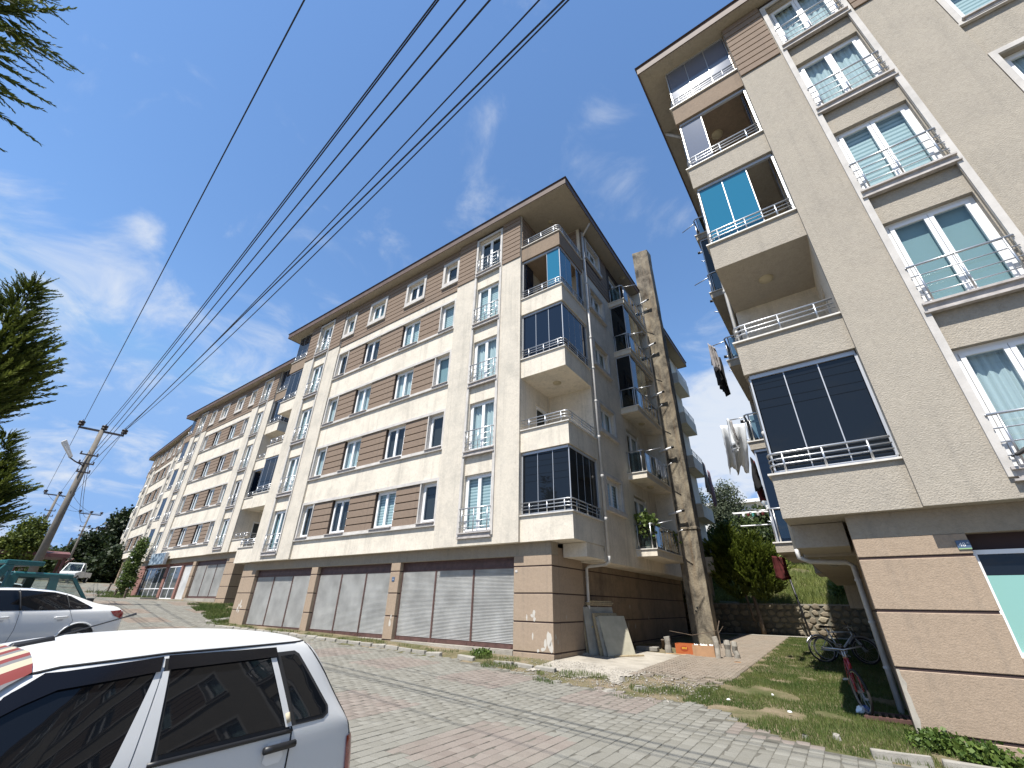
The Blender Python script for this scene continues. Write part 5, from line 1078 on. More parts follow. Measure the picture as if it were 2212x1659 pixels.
for sy in (-1, 1):
    H = lambda o_: (lambda s, z: side_hit(bv, s, z, sy, o_))
    patch(T, H(.004), [(1.315, .905), (1.40, 1.315), (.95, 1.285), (.86, 1.235), (.74, 1.13), (.5, .93), (.48, .905)], 'window_seal', M['seam']); patch(T, H(.008), [(1.29, .935), (1.365, 1.27), (.96, 1.245), (.80, 1.125), (.57, .935)], 'window', M['tint'])
    patch(T, H(.004), [(1.405, .905), (1.412, 1.316), (2.045, 1.316), (2.155, .905)], 'window_seal', M['seam']); patch(T, H(.008), [(1.435, .935), (1.442, 1.27), (2.005, 1.285), (2.125, .935)], 'window', M['tint'])
    patch(T, H(.004), [(2.052, 1.302), (2.19, 1.304), (2.225, 1.285), (2.445, .985), (2.44, .945), (2.40, .925), (2.165, .925)], 'window_seal', M['seam']); patch(T, H(.008), [(2.08, 1.28), (2.185, 1.282), (2.21, 1.268), (2.42, .985), (2.415, .96), (2.385, .948), (2.185, .948)], 'window', M['tint'])
    patch(T, H(.022), [(.78, 1.125), (.84, 1.215), (.95, 1.283), (1.395, 1.318), (1.385, 1.258), (1.0, 1.225), (.90, 1.185)], 'rain_deflector', M['deflector']); patch(T, H(.022), [(1.418, 1.262), (1.42, 1.322), (2.042, 1.322), (2.05, 1.275), (1.7, 1.268)], 'rain_deflector', M['deflector'])
    patch(T, H(.011), [(1.372, 1.26), (1.398, 1.26), (1.322, .90), (1.245, .90)], 'door_pillar', M['carwhite']); patch(T, H(.011), [(1.402, 1.26), (1.432, 1.26), (1.412, .90), (1.328, .90)], 'door_pillar', M['carwhite'])
    patch(T, H(.012), [(2.006, 1.272), (2.045, 1.272), (2.160, .925), (2.118, .925)], 'door_pillar', M['carwhite'])
    strip(T, H(.013), [(2.125, .99), (2.135, .945)], .014, 'filler_patch', M['rust'])
    for nm, ln in (('door_gap', [(1.402, 1.325), (1.322, .90), (1.318, .55), (1.30, .28)]), ('door_gap', [(2.046, 1.31), (2.168, .91), (2.16, .66), (2.02, .36)]), ('hatch_gap', [(2.305, 1.345), (2.47, 1.15), (2.625, .92), (2.66, .80)])): strip(T, H(.001), ln, .0055, nm, M['seam'])
    strip(T, H(.0), [(.86, 1.285), (1.0, 1.312), (1.42, 1.338), (2.05, 1.348), (2.30, 1.352)], .007, 'gutter', M['seam'])
    strip(T, H(.006), [(1.40, .905), (2.165, .905)], .012, 'window_strip', M['black']); strip(T, H(.006), [(.50, .905), (1.31, .905)], .012, 'window_strip', M['black'])
    patch(T, H(.004), [(2.0, .79), (2.02, .87), (2.10, .87), (2.13, .80), (2.11, .77), (2.03, .77)], 'handle_recess', M['carwhite2'])
    hp = [side_hit(bv, s, .845, sy, .03) for s in (1.985, 2.03, 2.12, 2.178)]; b = MB(); b.tube(hp, .019, 8); b.obj('door_handle', M['black'], T, smooth=True)
    patch(T, H(.010), [(2.62, .795), (2.69, .80), (2.715, .62), (2.70, .46), (2.64, .44)], 'tail_light', M['red'], .03)
    patch(T, H(.004), [(2.10, .30), (2.62, .40), (2.68, .30), (-.8, .30), (-.8, .42), (-.2, .40)][0:4] + [(2.1, .26)], 'bumper_side', M['black'])
    for x in (2.02, -.34):
        patch(T, H(.005), [(x + .34 * math.cos(a), .27 + .34 * math.sin(a)) for a in np.linspace(0, math.pi, 14)], 'wheel_arch', M['seam']); wheel(T, x, sy * .70, .27, .155, sy)
HT = lambda o_: (lambda s, y: top_hit(bv, s, y, o_))
patch(T, HT(.004), [(2.38, -.50), (2.38, .50), (2.60, .58), (2.60, -.58)], 'rear_window', M['tint'])
b = MB(); q0 = top_hit(bv, 1.06, 0.02, .0); b.hexa([tuple(q0 + Vector(v)) for v in ((-.11, -.03, -.01), (.07, -.025, -.01), (.07, .025, -.01), (-.11, .03, -.01), (-.10, -.01, .006), (.055, -.01, .032), (.055, .01, .032), (-.10, .01, .006))]); bevel(b.obj('aerial_base', M['black'], T), .006, 2)
b = MB(); b.tube([q0 + Vector((.04, 0, .02)), q0 + Vector((.34, 0, .115)), q0 + Vector((.40, 0, .135))], [.004, .004, .008], 6); b.obj('aerial', M['black'], T)
T2 = thing('windscreen_cover', 'red and cream striped cloth cover over the windscreen of the foreground car', 'windscreen cover', (pU.x, pU.y, 0.0), math.atan2(axU.y, axU.x))
patch(T2, HT(.016), [(.91, -.56), (.95, -.3), (.955, .2), (.91, .55), (.42, .66), (.16, .67), (.15, 0), (.16, -.67), (.42, -.66), (.78, -.60)], 'cloth', M['fabric'], .05)

# -- white sedan
def sedan(p, rz, z, label, paint, zr=1.42):
    T = thing('parked_car', label, 'car', (p.x, p.y, z), rz)
    k = zr / 1.42
    st = [(2.30, .84 * k, .76, .62, .70, .72, .66, .34), (2.27, 1.02 * k, .93, .70, .76, .82, .76, .27), (2.14, 1.075 * k, .96, .70, .82, .875, .80, .24), (1.85, 1.10 * k, .97, .64, .84, .895, .82, .22), (1.62, 1.16 * k, .96, .60, .845, .90, .82, .21), (1.20, 1.315 * k, .95, .59, .85, .90, .83, .2), (.85, 1.385 * k, .94, .60, .85, .9, .83, .2), (.3, 1.42 * k, .93, .615, .85, .9, .83, .2), (-.15, 1.41 * k, .92, .615, .85, .9, .83, .2), (-.55, 1.33 * k, .92, .60, .85, .9, .83, .2),
          (-1.0, 1.08 * k, .92, .66, .84, .895, .83, .2), (-1.25, .97 * k, .90, .72, .82, .89, .82, .2), (-1.8, .90 * k, .82, .70, .78, .87, .80, .22), (-2.15, .78 * k, .7, .62, .7, .8, .74, .25), (-2.25, .62, .55, .5, .6, .68, .62, .28)]
    bo, bv = loft(T, st, paint)
    for sy in (-1, 1):
        H = lambda o_: (lambda s, z: side_hit(bv, s, z, sy, o_))
        patch(T, H(.006), [(1.52, .985), (1.56, 1.01), (1.48, 1.06), (1.12, 1.25 * k), (.8, 1.325 * k), (.3, 1.355 * k), (-.2, 1.345 * k), (-.52, 1.27 * k), (-.98, .965), (-.2, .95), (.8, .965)], 'window', M['tint'])
        strip(T, H(.012), [(1.02, 1.28 * k), (1.10, .975)], .010, 'window_bar', M['black']); strip(T, H(.012), [(.16, 1.35 * k), (.24, .96)], .016, 'window_bar', M['black'])
        for ln in ([(.24, .95), (.26, .6), (.22, .26)], [(1.10, .97), (1.22, .74), (.98, .30)], [(-.80, .94), (-.84, .4)]): strip(T, H(-.002), ln, .005, 'door_gap', M['seam'])
        for s0 in (.98, -.02):
            b = MB(); b.tube([side_hit(bv, s0 - .12, .815, sy, .012), side_hit(bv, s0 - .08, .82, sy, .035), side_hit(bv, s0 + .08, .83, sy, .035), side_hit(bv, s0 + .12, .835, sy, .012)], .014, 8); b.obj('door_handle', paint, T, smooth=True)
            patch(T, H(.003), [(s0 - .06, .775), (s0 + .06, .785), (s0 + .04, .745), (s0 - .04, .74)], 'handle_recess', M['alu'], .04)
        patch(T, H(.006), [(1.92, .94), (2.16, .965), (2.275, .955), (2.27, .80), (2.16, .785), (2.02, .84)], 'tail_light', M['red'], .04)
        strip(T, H(.004), [(.85, .36), (-.85, .34)], .012, 'sill_line', M['alu']); patch(T, H(.006), [(2.1, .42), (2.24, .44), (2.24, .39), (2.1, .37)], 'reflector', M['red'], .05)
        for x in (1.38, -1.36):
            patch(T, H(.004), [(x + .37 * math.cos(a), .32 + .37 * math.sin(a)) for a in np.linspace(-.3, math.pi + .3, 18)], 'wheel_arch', M['seam'], .05); wheel(T, x, sy * .825, .32, .2, sy, 5)
            strip(T, H(.006), [(x + .385 * math.cos(a), .32 + .385 * math.sin(a)) for a in np.linspace(0, math.pi, 16)], .016, 'arch_flare', paint, 6)
    HT = lambda o_: (lambda s, y: top_hit(bv, s, y, o_))
    patch(T, HT(.005), [(1.0, -.46), (1.0, .46), (1.66, .50), (1.66, -.50)], 'rear_window', M['tint']); patch(T, HT(.005), [(-.50, -.50), (-.50, .50), (-1.0, .62), (-1.0, -.62)], 'windscreen', M['tint'])
    return T
aS = R(24); axS = Vector((math.sin(aS), math.cos(aS), 0)); nS = Vector((math.cos(aS), -math.sin(aS), 0))
pS = polar(-38.25, 15.7) - axS * 2.27 - nS * .86
sedan(pS, math.atan2(axS.y, axS.x), .36, 'shiny white saloon with dark tinted windows parked behind the hatchback', M['carwhite2'])
# -- teal pickup
aP = R(22); axP = Vector((math.sin(aP), math.cos(aP), 0)); nP = Vector((math.cos(aP), -math.sin(aP), 0))
def pickup(p, rz, z, label, paint, double=True, rack=True, s=1.0, group=None):
    T = thing('pickup_truck', label, 'pickup truck', (p.x, p.y, z), rz, group); T.scale = (s, s, s)
    L0 = -1.05 if double else -.35
    b = MB(); b.box(L0, 1.0, -.80, .80, .42, 1.02)
    b.hexa([(1.0, -.79, .42), (2.1, -.72, .45), (2.1, .72, .45), (1.0, .79, .42), (1.0, -.79, 1.02), (2.05, -.68, .86), (2.05, .68, .86), (1.0, .79, 1.02)]); o = b.obj('body', paint, T); bevel(o, .06, 3); smooth(o)
    b = MB(); o = b.box(L0 + .12, .42, -.64, .64, 1.69, 1.83).obj('cab_roof', paint, T); bevel(o, .045, 3); smooth(o)
    for sy in (-1, 1):
        for (x0, z0, x1, z1, w) in ((L0 + .03, 1.0, L0 + .16, 1.74, .10), (1.0, 1.0, .42, 1.74, .05), (.02, 1.0, -.02, 1.74, .10)) if double else ((L0 + .03, 1.0, L0 + .1, 1.74, .08), (1.0, 1.0, .42, 1.74, .05)):
            b = MB(); b.hexa([(x0 - w, sy * .78, z0), (x0 + w, sy * .78, z0), (x0 + w, sy * .72, z0), (x0 - w, sy * .72, z0), (x1 - w, sy * .64, z1), (x1 + w, sy * .64, z1), (x1 + w, sy * .58, z1), (x1 - w, sy * .58, z1)]); b.obj('cab_pillar', paint, T)
    for sy in (-1, 1):
        for x0, x1, xa, xb in ((L0 + .14, -.08, L0 + .26, -.12), (.12, .93, .08, .40)) if double else ((L0 + .1, .93, L0 + .18, .40),):
            g = MB(); g.quad((x0, sy * .765, 1.03), (x1, sy * .765, 1.03), (xb, sy * .625, 1.71), (xa, sy * .625, 1.71)); g.obj('window', M['clear'], T)
        g = MB(); g.box(.86, .98, sy * .80, sy * .98, 1.05, 1.22); bevel(g.obj('wing_mirror', M['black'], T), .02, 2)
        for x in (1.45, -1.75): wheel(T, x, sy * .70, .32, .2, sy, 6)
    g = MB(); g.quad((1.03, -.72, 1.03), (1.03, .72, 1.03), (.45, .60, 1.72), (.45, -.60, 1.72)); g.obj('windscreen', M['clear'], T)
    g = MB(); g.quad((L0 - .02, -.70, 1.03), (L0 - .02, .70, 1.03), (L0 + .12, .60, 1.70), (L0 + .12, -.60, 1.70)); g.obj('rear_window', M['clear'], T)
    g = MB()
    for x in ((.25, -.75) if double else (.25,)):
        for y in (-.36, .36): g.hexa([(x - .25, y - .22, .9), (x + .2, y - .22, .9), (x + .2, y + .22, .9), (x - .25, y + .22, .9), (x - .40, y - .2, 1.42), (x - .28, y - .2, 1.42), (x - .28, y + .2, 1.42), (x - .40, y + .2, 1.42)])
    bevel(g.obj('seat', M['black'], T), .04, 2)
    g = MB(); g.lathe([(.17, -.012), (.19, 0), (.17, .012)], (.62, -.36, 1.12), 18, 'x'); g.obj('steering_wheel', M['black'], T)
    b = MB(); b.box(-2.55, L0 - .06, -.80, .80, .52, .60); b.box(-2.55, L0 - .06, -.80, -.75, .60, 1.0); b.box(-2.55, L0 - .06, .75, .80, .60, 1.0); b.box(-2.58, -2.55, -.8, .8, .55, 1.0); b.obj('load_bed', paint, T)
    if rack:
        b = MB()
        for y in (-.74, .74):
            b.hexa([(L0 - .72, y - .04, .98), (L0 - .50, y - .04, .98), (L0 - .50, y + .04, .98), (L0 - .72, y + .04, .98), (L0 - .18, y - .04, 1.98), (L0 + .02, y - .04, 1.98), (L0 + .02, y + .04, 1.98), (L0 - .18, y + .04, 1.98)]); b.box(L0 - .18, L0 + .62, y - .04, y + .04, 1.98, 2.10); b.box(L0 - .05, L0 + .02, y - .03, y + .03, 1.0, 1.98)
        b.box(L0 - .18, L0 - .06, -.70, .70, 1.99, 2.09); b.box(L0 + .48, L0 + .62, -.70, .70, 1.99, 2.09); o = b.obj('load_rack', paint, T); bevel(o, .02, 2)
    b = MB(); b.tube([(.95, -.74, 1.02), (1.35, -.86, 1.62)], .006, 5); b.obj('aerial', M['black'], T)
    return T
pP = polar(-41.2, 18.9); pickup(pP - axP * .95 - nP * .8, math.atan2(axP.y, axP.x), .36, 'teal double cab pickup with a welded load rack over its roof', M['teal'])
pW = polar(-43.0, 66); pickup(pW, R(-62), GP(pW), 'small white pickup parked far up the street before the hedge', M['carwhite'], False, False, 1.0)
pV = polar(-48.3, 25); sedan(pV, math.atan2(axP.y, axP.x), GP(pV) + .1, 'pale car cut off by the left edge beside the teal pickup', M['carwhite'], 1.5)
# -- brown canopy
M['canopy'] = pbr('brown_canopy_roof', (0.12, 0.045, 0.04), 0.7, var=.15, scale=2)
pC = polar(-46.9, 44); zc0 = GP(pC); T = thing('canopy', 'low brown roofed wooden canopy behind the parked vehicles', 'canopy', (pC.x, pC.y, zc0), math.atan2(math.cos(R(42)), math.sin(R(42))))
zr = 1.6 + .0535 * 43 - zc0
b = MB(); b.hexa([(-4.2, -1.6, zr), (2.3, -1.6, zr), (2.3, 1.6, zr), (-4.2, 1.6, zr), (-4.2, -1.6, zr + .22), (2.3, -1.6, zr + .22), (2.3, .0, zr + .45), (-4.2, .0, zr + .45)]); b.obj('roof', M['canopy'], T)
for x in (-4.0, -2, 0, 2.1):
    for y in (-1.4, 1.4):
        b = MB(); b.box(x - .07, x + .07, y - .07, y + .07, -.2, zr); b.tube([(x, y, zr - .5), (x + .45, y, zr)], .04, 4); b.obj('post', M['canopy'], T)

# ---------------------------------------------------------------- small things
def boxthing(name, label, cat, u, o, dims, m, rz=0.0, z=None, bev=.01, tilt=(0, 0), group=None):
    a, c, h = dims; zz = G(u, o) if z is None else z
    q = MB(); q.box(-a / 2, a / 2, -c / 2, c / 2, 0, h); ob = q.obj(name, m, None, tuple(W(u, o, zz))); ob.rotation_euler = (tilt[0], tilt[1], RZA + rz); tag(ob, label, cat, group); bevel(ob, bev, 1); return ob
M['door1'] = pbr('painted_door_panel', (0.42, 0.395, 0.31), 0.6, var=.12, scale=3); M['door2'] = pbr('grey_door_panel', (0.33, 0.315, 0.27), 0.6, var=.15, scale=3)
M['chip'] = pbr('chipboard', (0.36, 0.29, 0.18), 0.85, var=.2, scale=20)
lean = [('large pale door panel leaning at the front of the stack, with a round hole', 1.02, 1.12, .05, 'door1', -1.95, -2.66, .36), ('narrow grey panel leaning second in the stack', .98, 1.06, .04, 'door2', -1.80, -2.60, .30), ('third leaning panel with a brown edge', .95, 1.15, .04, 'chip', -1.67, -2.56, .25), ('wide light panel standing behind the leaning stack', 1.15, 1.30, .05, 'door2', -1.48, -2.62, .19), ('brown chipboard sheet nearest the wall behind the stack', 1.05, 1.28, .05, 'chip', -1.30, -2.60, .13)]
for lb, w, h, t, mm, u, o, ln in lean:
    T = thing('board', lb, 'board', tuple(W(u, o, G(u, o) + .02)), RZA + R(62), 'old boards leaning on the side wall')
    q = MB(); q.box(-.55, -.55 + w, -t / 2, t / 2, 0, h); pn = q.obj('panel', M[mm], T); pn.rotation_euler = (ln * (1), 0, 0); bevel(pn, .006, 1)
    if 'hole' in lb:
        q = MB(); q.lathe([(0, -t / 2 - .004), (.035, -t / 2 - .004), (.05, -t / 2 - .004)], (.06, 0, h - .16), 14, 'y'); hh = q.obj('lock_hole', M['black'], T); hh.rotation_euler = (ln, 0, 0)
for k, (dz, w) in enumerate(((1.33, 1.0), (1.38, 1.1), (1.43, .95))):
    boxthing('plank', ['lowest', 'middle', 'topmost'][k] + ' of the three planks lying on top of the leaning boards', 'plank', -1.27, -2.78 - .04 * k, (w, .14, .04), M['chip'], R(62) + .04 * k, G(-1.3, -2.7) + dz, .006, group='planks on top of the leaning boards')
boxthing('board', 'long brown batten lying at the foot of the leaning panels', 'board', -2.12, -2.85, (1.1, .07, .06), M['chip'], R(60))
# yellow marker and splash at the pipe foot
boxthing('marker', 'yellow plastic marker tied to the foot of the drain pipe', 'marker', -1.16, -2.36, (.11, .05, .34), pbr('yellow_plastic', (0.60, 0.42, 0.02), .5), .2, G(-1.1, -2.3) + .42)
q = MB(); rr = random.Random(2)
pts = [(math.cos(a) * rr.uniform(.12, .34), math.sin(a) * rr.uniform(.08, .22)) for a in np.linspace(0, 6.1, 13)]
q.poly([(x, y, 0) for x, y in pts]); q.poly([(x * .5, y * .5, .05) for x, y in pts])
for i in range(13): j = (i + 1) % 13; q.quad((*pts[i], 0), (*pts[j], 0), (pts[j][0] * .5, pts[j][1] * .5, .05), (pts[i][0] * .5, pts[i][1] * .5, .05))
o = q.obj('mortar_splash', M['apron'], None, tuple(W(-1.1, -2.2, G(-1.1, -2.2) + .01))); tag(o, 'grey lump of spilled mortar at the foot of the drain pipe', 'mortar')
# planter by the chimney foot
M['orange'] = pbr('orange_board', (0.40, 0.10, 0.025), .6); M['cardboard'] = pbr('brown_cardboard', (0.38, 0.22, 0.12), .85, var=.1)
u0, o0 = -3.05, -5.15
T = thing('crate', 'orange printed crate beside the cardboard box near the chimney foot', 'crate', tuple(W(u0 - .12, o0, G(u0, o0))), RZA + .05)
q = MB()
for x0, x1, y0, y1 in ((-.28, .28, .18, .2), (-.28, .28, -.2, -.18), (-.28, -.26, -.18, .18), (.26, .28, -.18, .18)): q.box(x0, x1, y0, y1, 0, .30)
q.box(-.26, .26, -.18, .18, 0, .02); q.obj('sides', M['orange'], T)
q = MB(); q.lathe([(0, .204), (.085, .204), (.10, .202)], (0, 0, .17), 16, 'y'); pm = q.obj('print', pbr('dark_orange_print', (.30, .045, .01), .6), T); pm.scale = (1.25, 1, .8); pm.location = (0, 0, .034)
q = MB()
for z in (.185, .155): 
    for i in range(4): q.box(-.075 + i * .04, -.05 + i * .04, .204, .207, z, z + .022)
q.obj('print_letters', pbr('yellow_print', (.70, .42, .03), .6), T)
u1 = u0 - .72
T = thing('cardboard_box', 'open brown cardboard box beside the orange crate, holding white paper', 'box', tuple(W(u1, o0 + .12, G(u1, o0))), RZA + .12)
q = MB()
for x0, x1, y0, y1 in ((-.32, .32, .2, .215), (-.32, .32, -.215, -.2), (-.32, -.305, -.2, .2), (.305, .32, -.2, .2)): q.box(x0, x1, y0, y1, 0, .32)
q.obj('sides', M['cardboard'], T)
q = MB(); q.v = [(-.28 + .56 * i / 6, -.17 + .34 * j / 3, .30 + .05 * math.sin(i * 2.1 + j * 1.7)) for i in range(7) for j in range(4)]; q.f = [(i * 4 + j, i * 4 + 4 + j, i * 4 + 5 + j, i * 4 + j + 1) for i in range(6) for j in range(3)]; q.m = [0] * len(q.f); q.obj('paper', M['white'], T)
def stub(u, o, h, r, label, m='concrete', tl=(0, 0)):
    q = MB(); rr = random.Random(int(u * 100)); q.tube([(0, 0, -.1)] + [(rr.uniform(-.02, .02), rr.uniform(-.02, .02), h * k / 4) for k in range(1, 5)], [r * rr.uniform(.85, 1.15) for _ in range(5)], 7)
    ob = q.obj('concrete_stub', M[m], None, tuple(W(u, o, G(u, o)))); ob.rotation_euler = (tl[0], tl[1], 0); tag(ob, label, 'concrete stub', 'stubs round the little bed'); bevel(ob, .01, 1)
stub(-2.62, -5.1, .46, .11, 'stacked concrete stub left of the orange crate'); stub(-4.22, -4.75, .60, .085, 'tall pale pointed stub right of the cardboard box', 'apron'); stub(-4.42, -5.3, .48, .10, 'short concrete stub behind the pale pointed one'); stub(-4.66, -5.2, .46, .09, 'rightmost concrete stub, at the edge of the footpath')
q = MB(); q.tube([tuple(W(-2.7, -5.2, .90)), tuple(W(-3.4, -5.3, .80)), tuple(W(-4.25, -5.0, .97))], .010, 6); tag(q.obj('cord', M['bark'], None), 'grey cord strung between the stubs round the bed', 'cord')
q = MB(); q.tube([tuple(W(-4.3, -5.0, .5)), tuple(W(-4.28, -5.05, 1.0)), tuple(W(-4.36, -5.1, 1.25))], .015, 5); q.tube([tuple(W(-4.29, -5.05, .9)), tuple(W(-4.45, -5.1, 1.1))], .01, 5); tag(q.obj('dry_stick', M['bark'], None), 'dry bare stick standing beside the pale pointed stub', 'stick')
boxthing('plank', 'short raw plank lying in front of the orange crate', 'plank', -2.95, -4.75, (.62, .09, .03), M['wood'], .1)
boxthing('slab', 'dark slab lying in the shade left of the concrete stubs', 'slab', -1.95, -5.0, (.7, .35, .12), M['concrete'], .1); boxthing('plank', 'dark plank leaning in the shade behind the slab', 'plank', -2.2, -5.9, (.10, .9, .05), M['bark'], .3, None, .01, (.7, 0))
for k, (u, o, s, lb) in enumerate(((-4.0, 1.45, .17, 'pale flat stone among the weeds at the broken paving edge'), (-3.3, .65, .14, 'chunk of concrete in front of the apron'), (-6.9, 3.05, .05, 'crumpled light stone beside the paving edge in the grass'), (-3.6, 2.05, .22, 'flat pale slab sunk in the weeds'), (-7.25, 2.75, .12, 'low broken kerb fragment in the grass'), (-4.85, -4.2, .13, 'brick fragment at the edge of the footpath'))):
    q = MB(); rr = random.Random(k); n = 7; ring = [(math.cos(a) * s * rr.uniform(.7, 1.1), math.sin(a) * s * .6 * rr.uniform(.7, 1.1)) for a in np.linspace(0, 5.4, n)]
    q.poly([(x, y, -.02) for x, y in ring]); q.poly([(x * .7, y * .7, .055 + rr.uniform(0, .02)) for x, y in ring])
    for i in range(n): j = (i + 1) % n; q.quad((*ring[i], -.02), (*ring[j], -.02), (ring[j][0] * .7, ring[j][1] * .7, .06), (ring[i][0] * .7, ring[i][1] * .7, .06))
    ob = q.obj('stone', M['concrete'] if k != 5 else M['cardboard'], None, tuple(W(u, o, G(u, o) + (.02 if k < 2 else -.015)))); ob.rotation_euler = (0, 0, k * 1.1); tag(ob, lb, 'stone')
for k, (u, o, c, lb) in enumerate(((-5.6, 1.3, 'white', 'scrap of white paper in the grass near the footpath end'), (-6.2, .2, 'white', 'white scrap on the sunny lawn'), (-6.6, 1.6, 'white', 'small white scrap on the dry grass'), (-9.9, 3.0, 'white', 'torn white paper at the foot of the right block'))):
    q = MB(); q.hexa([(-.03, -.02, 0), (.03, -.02, 0), (.03, .02, 0), (-.03, .02, 0), (-.025, -.012, .02), (.03, -.02, .01), (.02, .02, .024), (-.03, .012, .008)]); ob = q.obj('litter', M['white'], None, tuple(W(u, o, G(u, o) + .05))); ob.rotation_euler = (0, 0, k); tag(ob, lb, 'litter')
# bag in the grass
T = thing('plastic_bag', 'crumpled blue and white plastic bag in the shaded grass', 'plastic bag', tuple(W(-7.6, .55, G(-7.6, .5) + .02)), .4)
for nm, mm, x in (('blue_half', pbr('blue_plastic', (.03, .10, .35), .4), .1), ('white_half', M['white'], -.1)):
    q = MB(); rr = random.Random(3); q.v = [(x * .6 + .08 * math.cos(a) * math.cos(e) + rr.uniform(-.03, .03), .08 * math.sin(a) * math.cos(e) + rr.uniform(-.02, .02), .05 + .06 * math.sin(e) + rr.uniform(-.01, .01)) for e in np.linspace(-1.4, 1.4, 5) for a in np.linspace(0, 5.6, 9)]
    q.f = [(i * 9 + j, i * 9 + (j + 1) % 9, i * 9 + 9 + (j + 1) % 9, i * 9 + 9 + j) for i in range(4) for j in range(9)]; q.m = [0] * len(q.f); q.obj(nm, mm, T)
# drain grate
T = thing('drain_grate', 'rusty drain grate in the grass at the foot of the right block drain pipe', 'drain grate', tuple(W(-8.0, .75, G(-8, .7) + .02)), RZA)
q = MB(); q.box(-.40, .40, .22, .26, 0, .05); q.box(-.40, .40, -.26, -.22, 0, .05); q.obj('frame', M['shutbrown'], T)
for i in range(9): q = MB(); q.box(-.38 + i * .09, -.34 + i * .09, -.22, .22, .005, .04); q.obj('bar', M['shutbrown'], T)
# leaning black post
q = MB(); q.tube([tuple(W(-6.15, -15.45, .3)), tuple(W(-5.8, -15.9, 3.4))], .05, 8); tag(q.obj('post', M['black'], None, smooth=True), 'slim black post standing at the end of the lawn before the stone wall', 'post')
# bicycles
def bicycle(p, rz, label, frame, lean=.0, mud=False, z=0.0, steer=.0, roll=0.0, s=1.0):
    T = thing('bicycle', label, 'bicycle', (p.x, p.y, z), rz, 'bicycles parked under the right block'); T.rotation_euler = (roll, 0, rz); T.scale = (s, s, s)
    rW = .33
    for x, nm in ((-.52, 0), (.52, 1)):
        q = MB(); 
        n = 40
        for i in range(n):
            for j in range(8): a, e = 2 * math.pi * i / n, 2 * math.pi * j / 8; rr_ = rW - .022 + .022 * math.cos(e); q.v.append((rr_ * math.cos(a), .022 * math.sin(e), rr_ * math.sin(a)))
        for i in range(n):
            for j in range(8): q.f.append((i * 8 + j, i * 8 + (j + 1) % 8, ((i + 1) % n) * 8 + (j + 1) % 8, ((i + 1) % n) * 8 + j)); q.m.append(0)
        w = q.obj('wheel', M['rubber'], T, (x, 0, rW), smooth=True)
        if nm: w.rotation_euler = (0, 0, steer)
        q = MB(); q.lathe([(rW - .05, -.012), (rW - .032, -.014), (rW - .032, .014), (rW - .05, .012), (rW - .05, -.012)], (0, 0, 0), 40, 'y'); q.obj('rim', M['steel'], w)
        q = MB(); q.tube([(0, -.04, 0), (0, .04, 0)], .02, 8)
        for k in range(16): a = 2 * math.pi * k / 16; q.tube([(0, .02 * (-1) ** k, 0), (math.cos(a) * (rW - .04), 0, math.sin(a) * (rW - .04))], .0018, 3, cap=False)
        q.obj('spokes', M['steel'], w)
        if mud:
            q = MB(); q.tube([((rW + .03) * math.cos(a), 0, (rW + .03) * math.sin(a)) for a in np.linspace(.5, 2.7, 14)], .026, 6); q.obj('mudguard', M['steel'], w, smooth=True)
    BB, ST, HD, RA, FA = (-.06, 0, .30), (-.22, 0, .78), (.33, 0, .80), (-.52, 0, .33), (.52, 0, .33)
    q = MB(); q.tube([BB, ST], .019, 8); q.tube([ST, HD], .018, 8); q.tube([BB, (.36, 0, .72)], .026, 8); q.tube([HD, (.37, 0, .66)], .022, 8)
    for y in (-.05, .05): q.tube([(BB[0], y * .4, BB[2]), (RA[0], y, RA[2])], .011, 6); q.tube([(ST[0] + .01, y * .3, ST[2] - .04), (RA[0], y, RA[2])], .010, 6); q.tube([(.38, y, .62), (.46, y, .5), (FA[0], y, FA[2])], .013, 6)
    q.obj('frame', frame, T, smooth=True)
    q = MB(); q.tube([(.33, 0, .80), (.30, 0, .93)], .014, 6); q.tube([(.22, -.30, .97), (.31, -.14, .95), (.31, 0, .93), (.31, .14, .95), (.22, .30, .97)], .012, 8); q.obj('handlebar', M['steel'], T, smooth=True)
    for y in (-.27, .27): q = MB(); q.tube([(.24, y - .045 * (1 if y > 0 else -1), .965), (.20, y + .05 * (1 if y > 0 else -1), .975)], .017, 8); q.obj('grip', M['black'], T)
    q = MB(); q.tube([ST, (-.245, 0, .90)], .013, 6); q.obj('seat_post', M['steel'], T)
    q = MB(); q.hexa([(-.40, -.085, .90), (-.11, -.02, .90), (-.11, .02, .90), (-.40, .085, .90), (-.41, -.075, .95), (-.10, -.015, .94), (-.10, .015, .94), (-.41, .075, .95)]); bevel(q.obj('saddle', M['black'], T), .02, 3)
    q = MB(); q.lathe([(0, .045), (.085, .045), (.085, .05), (0, .05)], (BB[0], 0, BB[2]), 20, 'y'); q.tube([(BB[0], .06, BB[2]), (BB[0] + .08, .06, BB[2] - .14)], .011, 6); q.tube([(BB[0], -.06, BB[2]), (BB[0] - .08, -.06, BB[2] + .14)], .011, 6); q.box(BB[0] + .04, BB[0] + .12, .06, .15, BB[2] - .155, BB[2] - .13); q.box(BB[0] - .12, BB[0] - .04, -.15, -.06, BB[2] + .13, BB[2] + .155); q.obj('crank', M['steel'], T)
    return T
M['bikered'] = pbr('red_bike_paint', (.30, .012, .03), .25, coat=.5); M['bikegrey'] = pbr('silver_bike_paint', (.50, .53, .54), .3, coat=.4); M['bikedark'] = pbr('dark_bike_paint', (.03, .03, .035), .35)
bicycle(W(-7.45, -6.25), RZA + math.pi + .25, 'silver bicycle with mudguards lying tilted in the shade by the wall', M['bikegrey'], mud=True, z=G(-7.4, -6.2) + .02, roll=-.30, s=1.05)
bicycle(W(-7.5, -6.9), RZA + math.pi + .12, 'dark bicycle behind the silver one in the shade', M['bikedark'], z=G(-7.5, -6.9), roll=-.15)
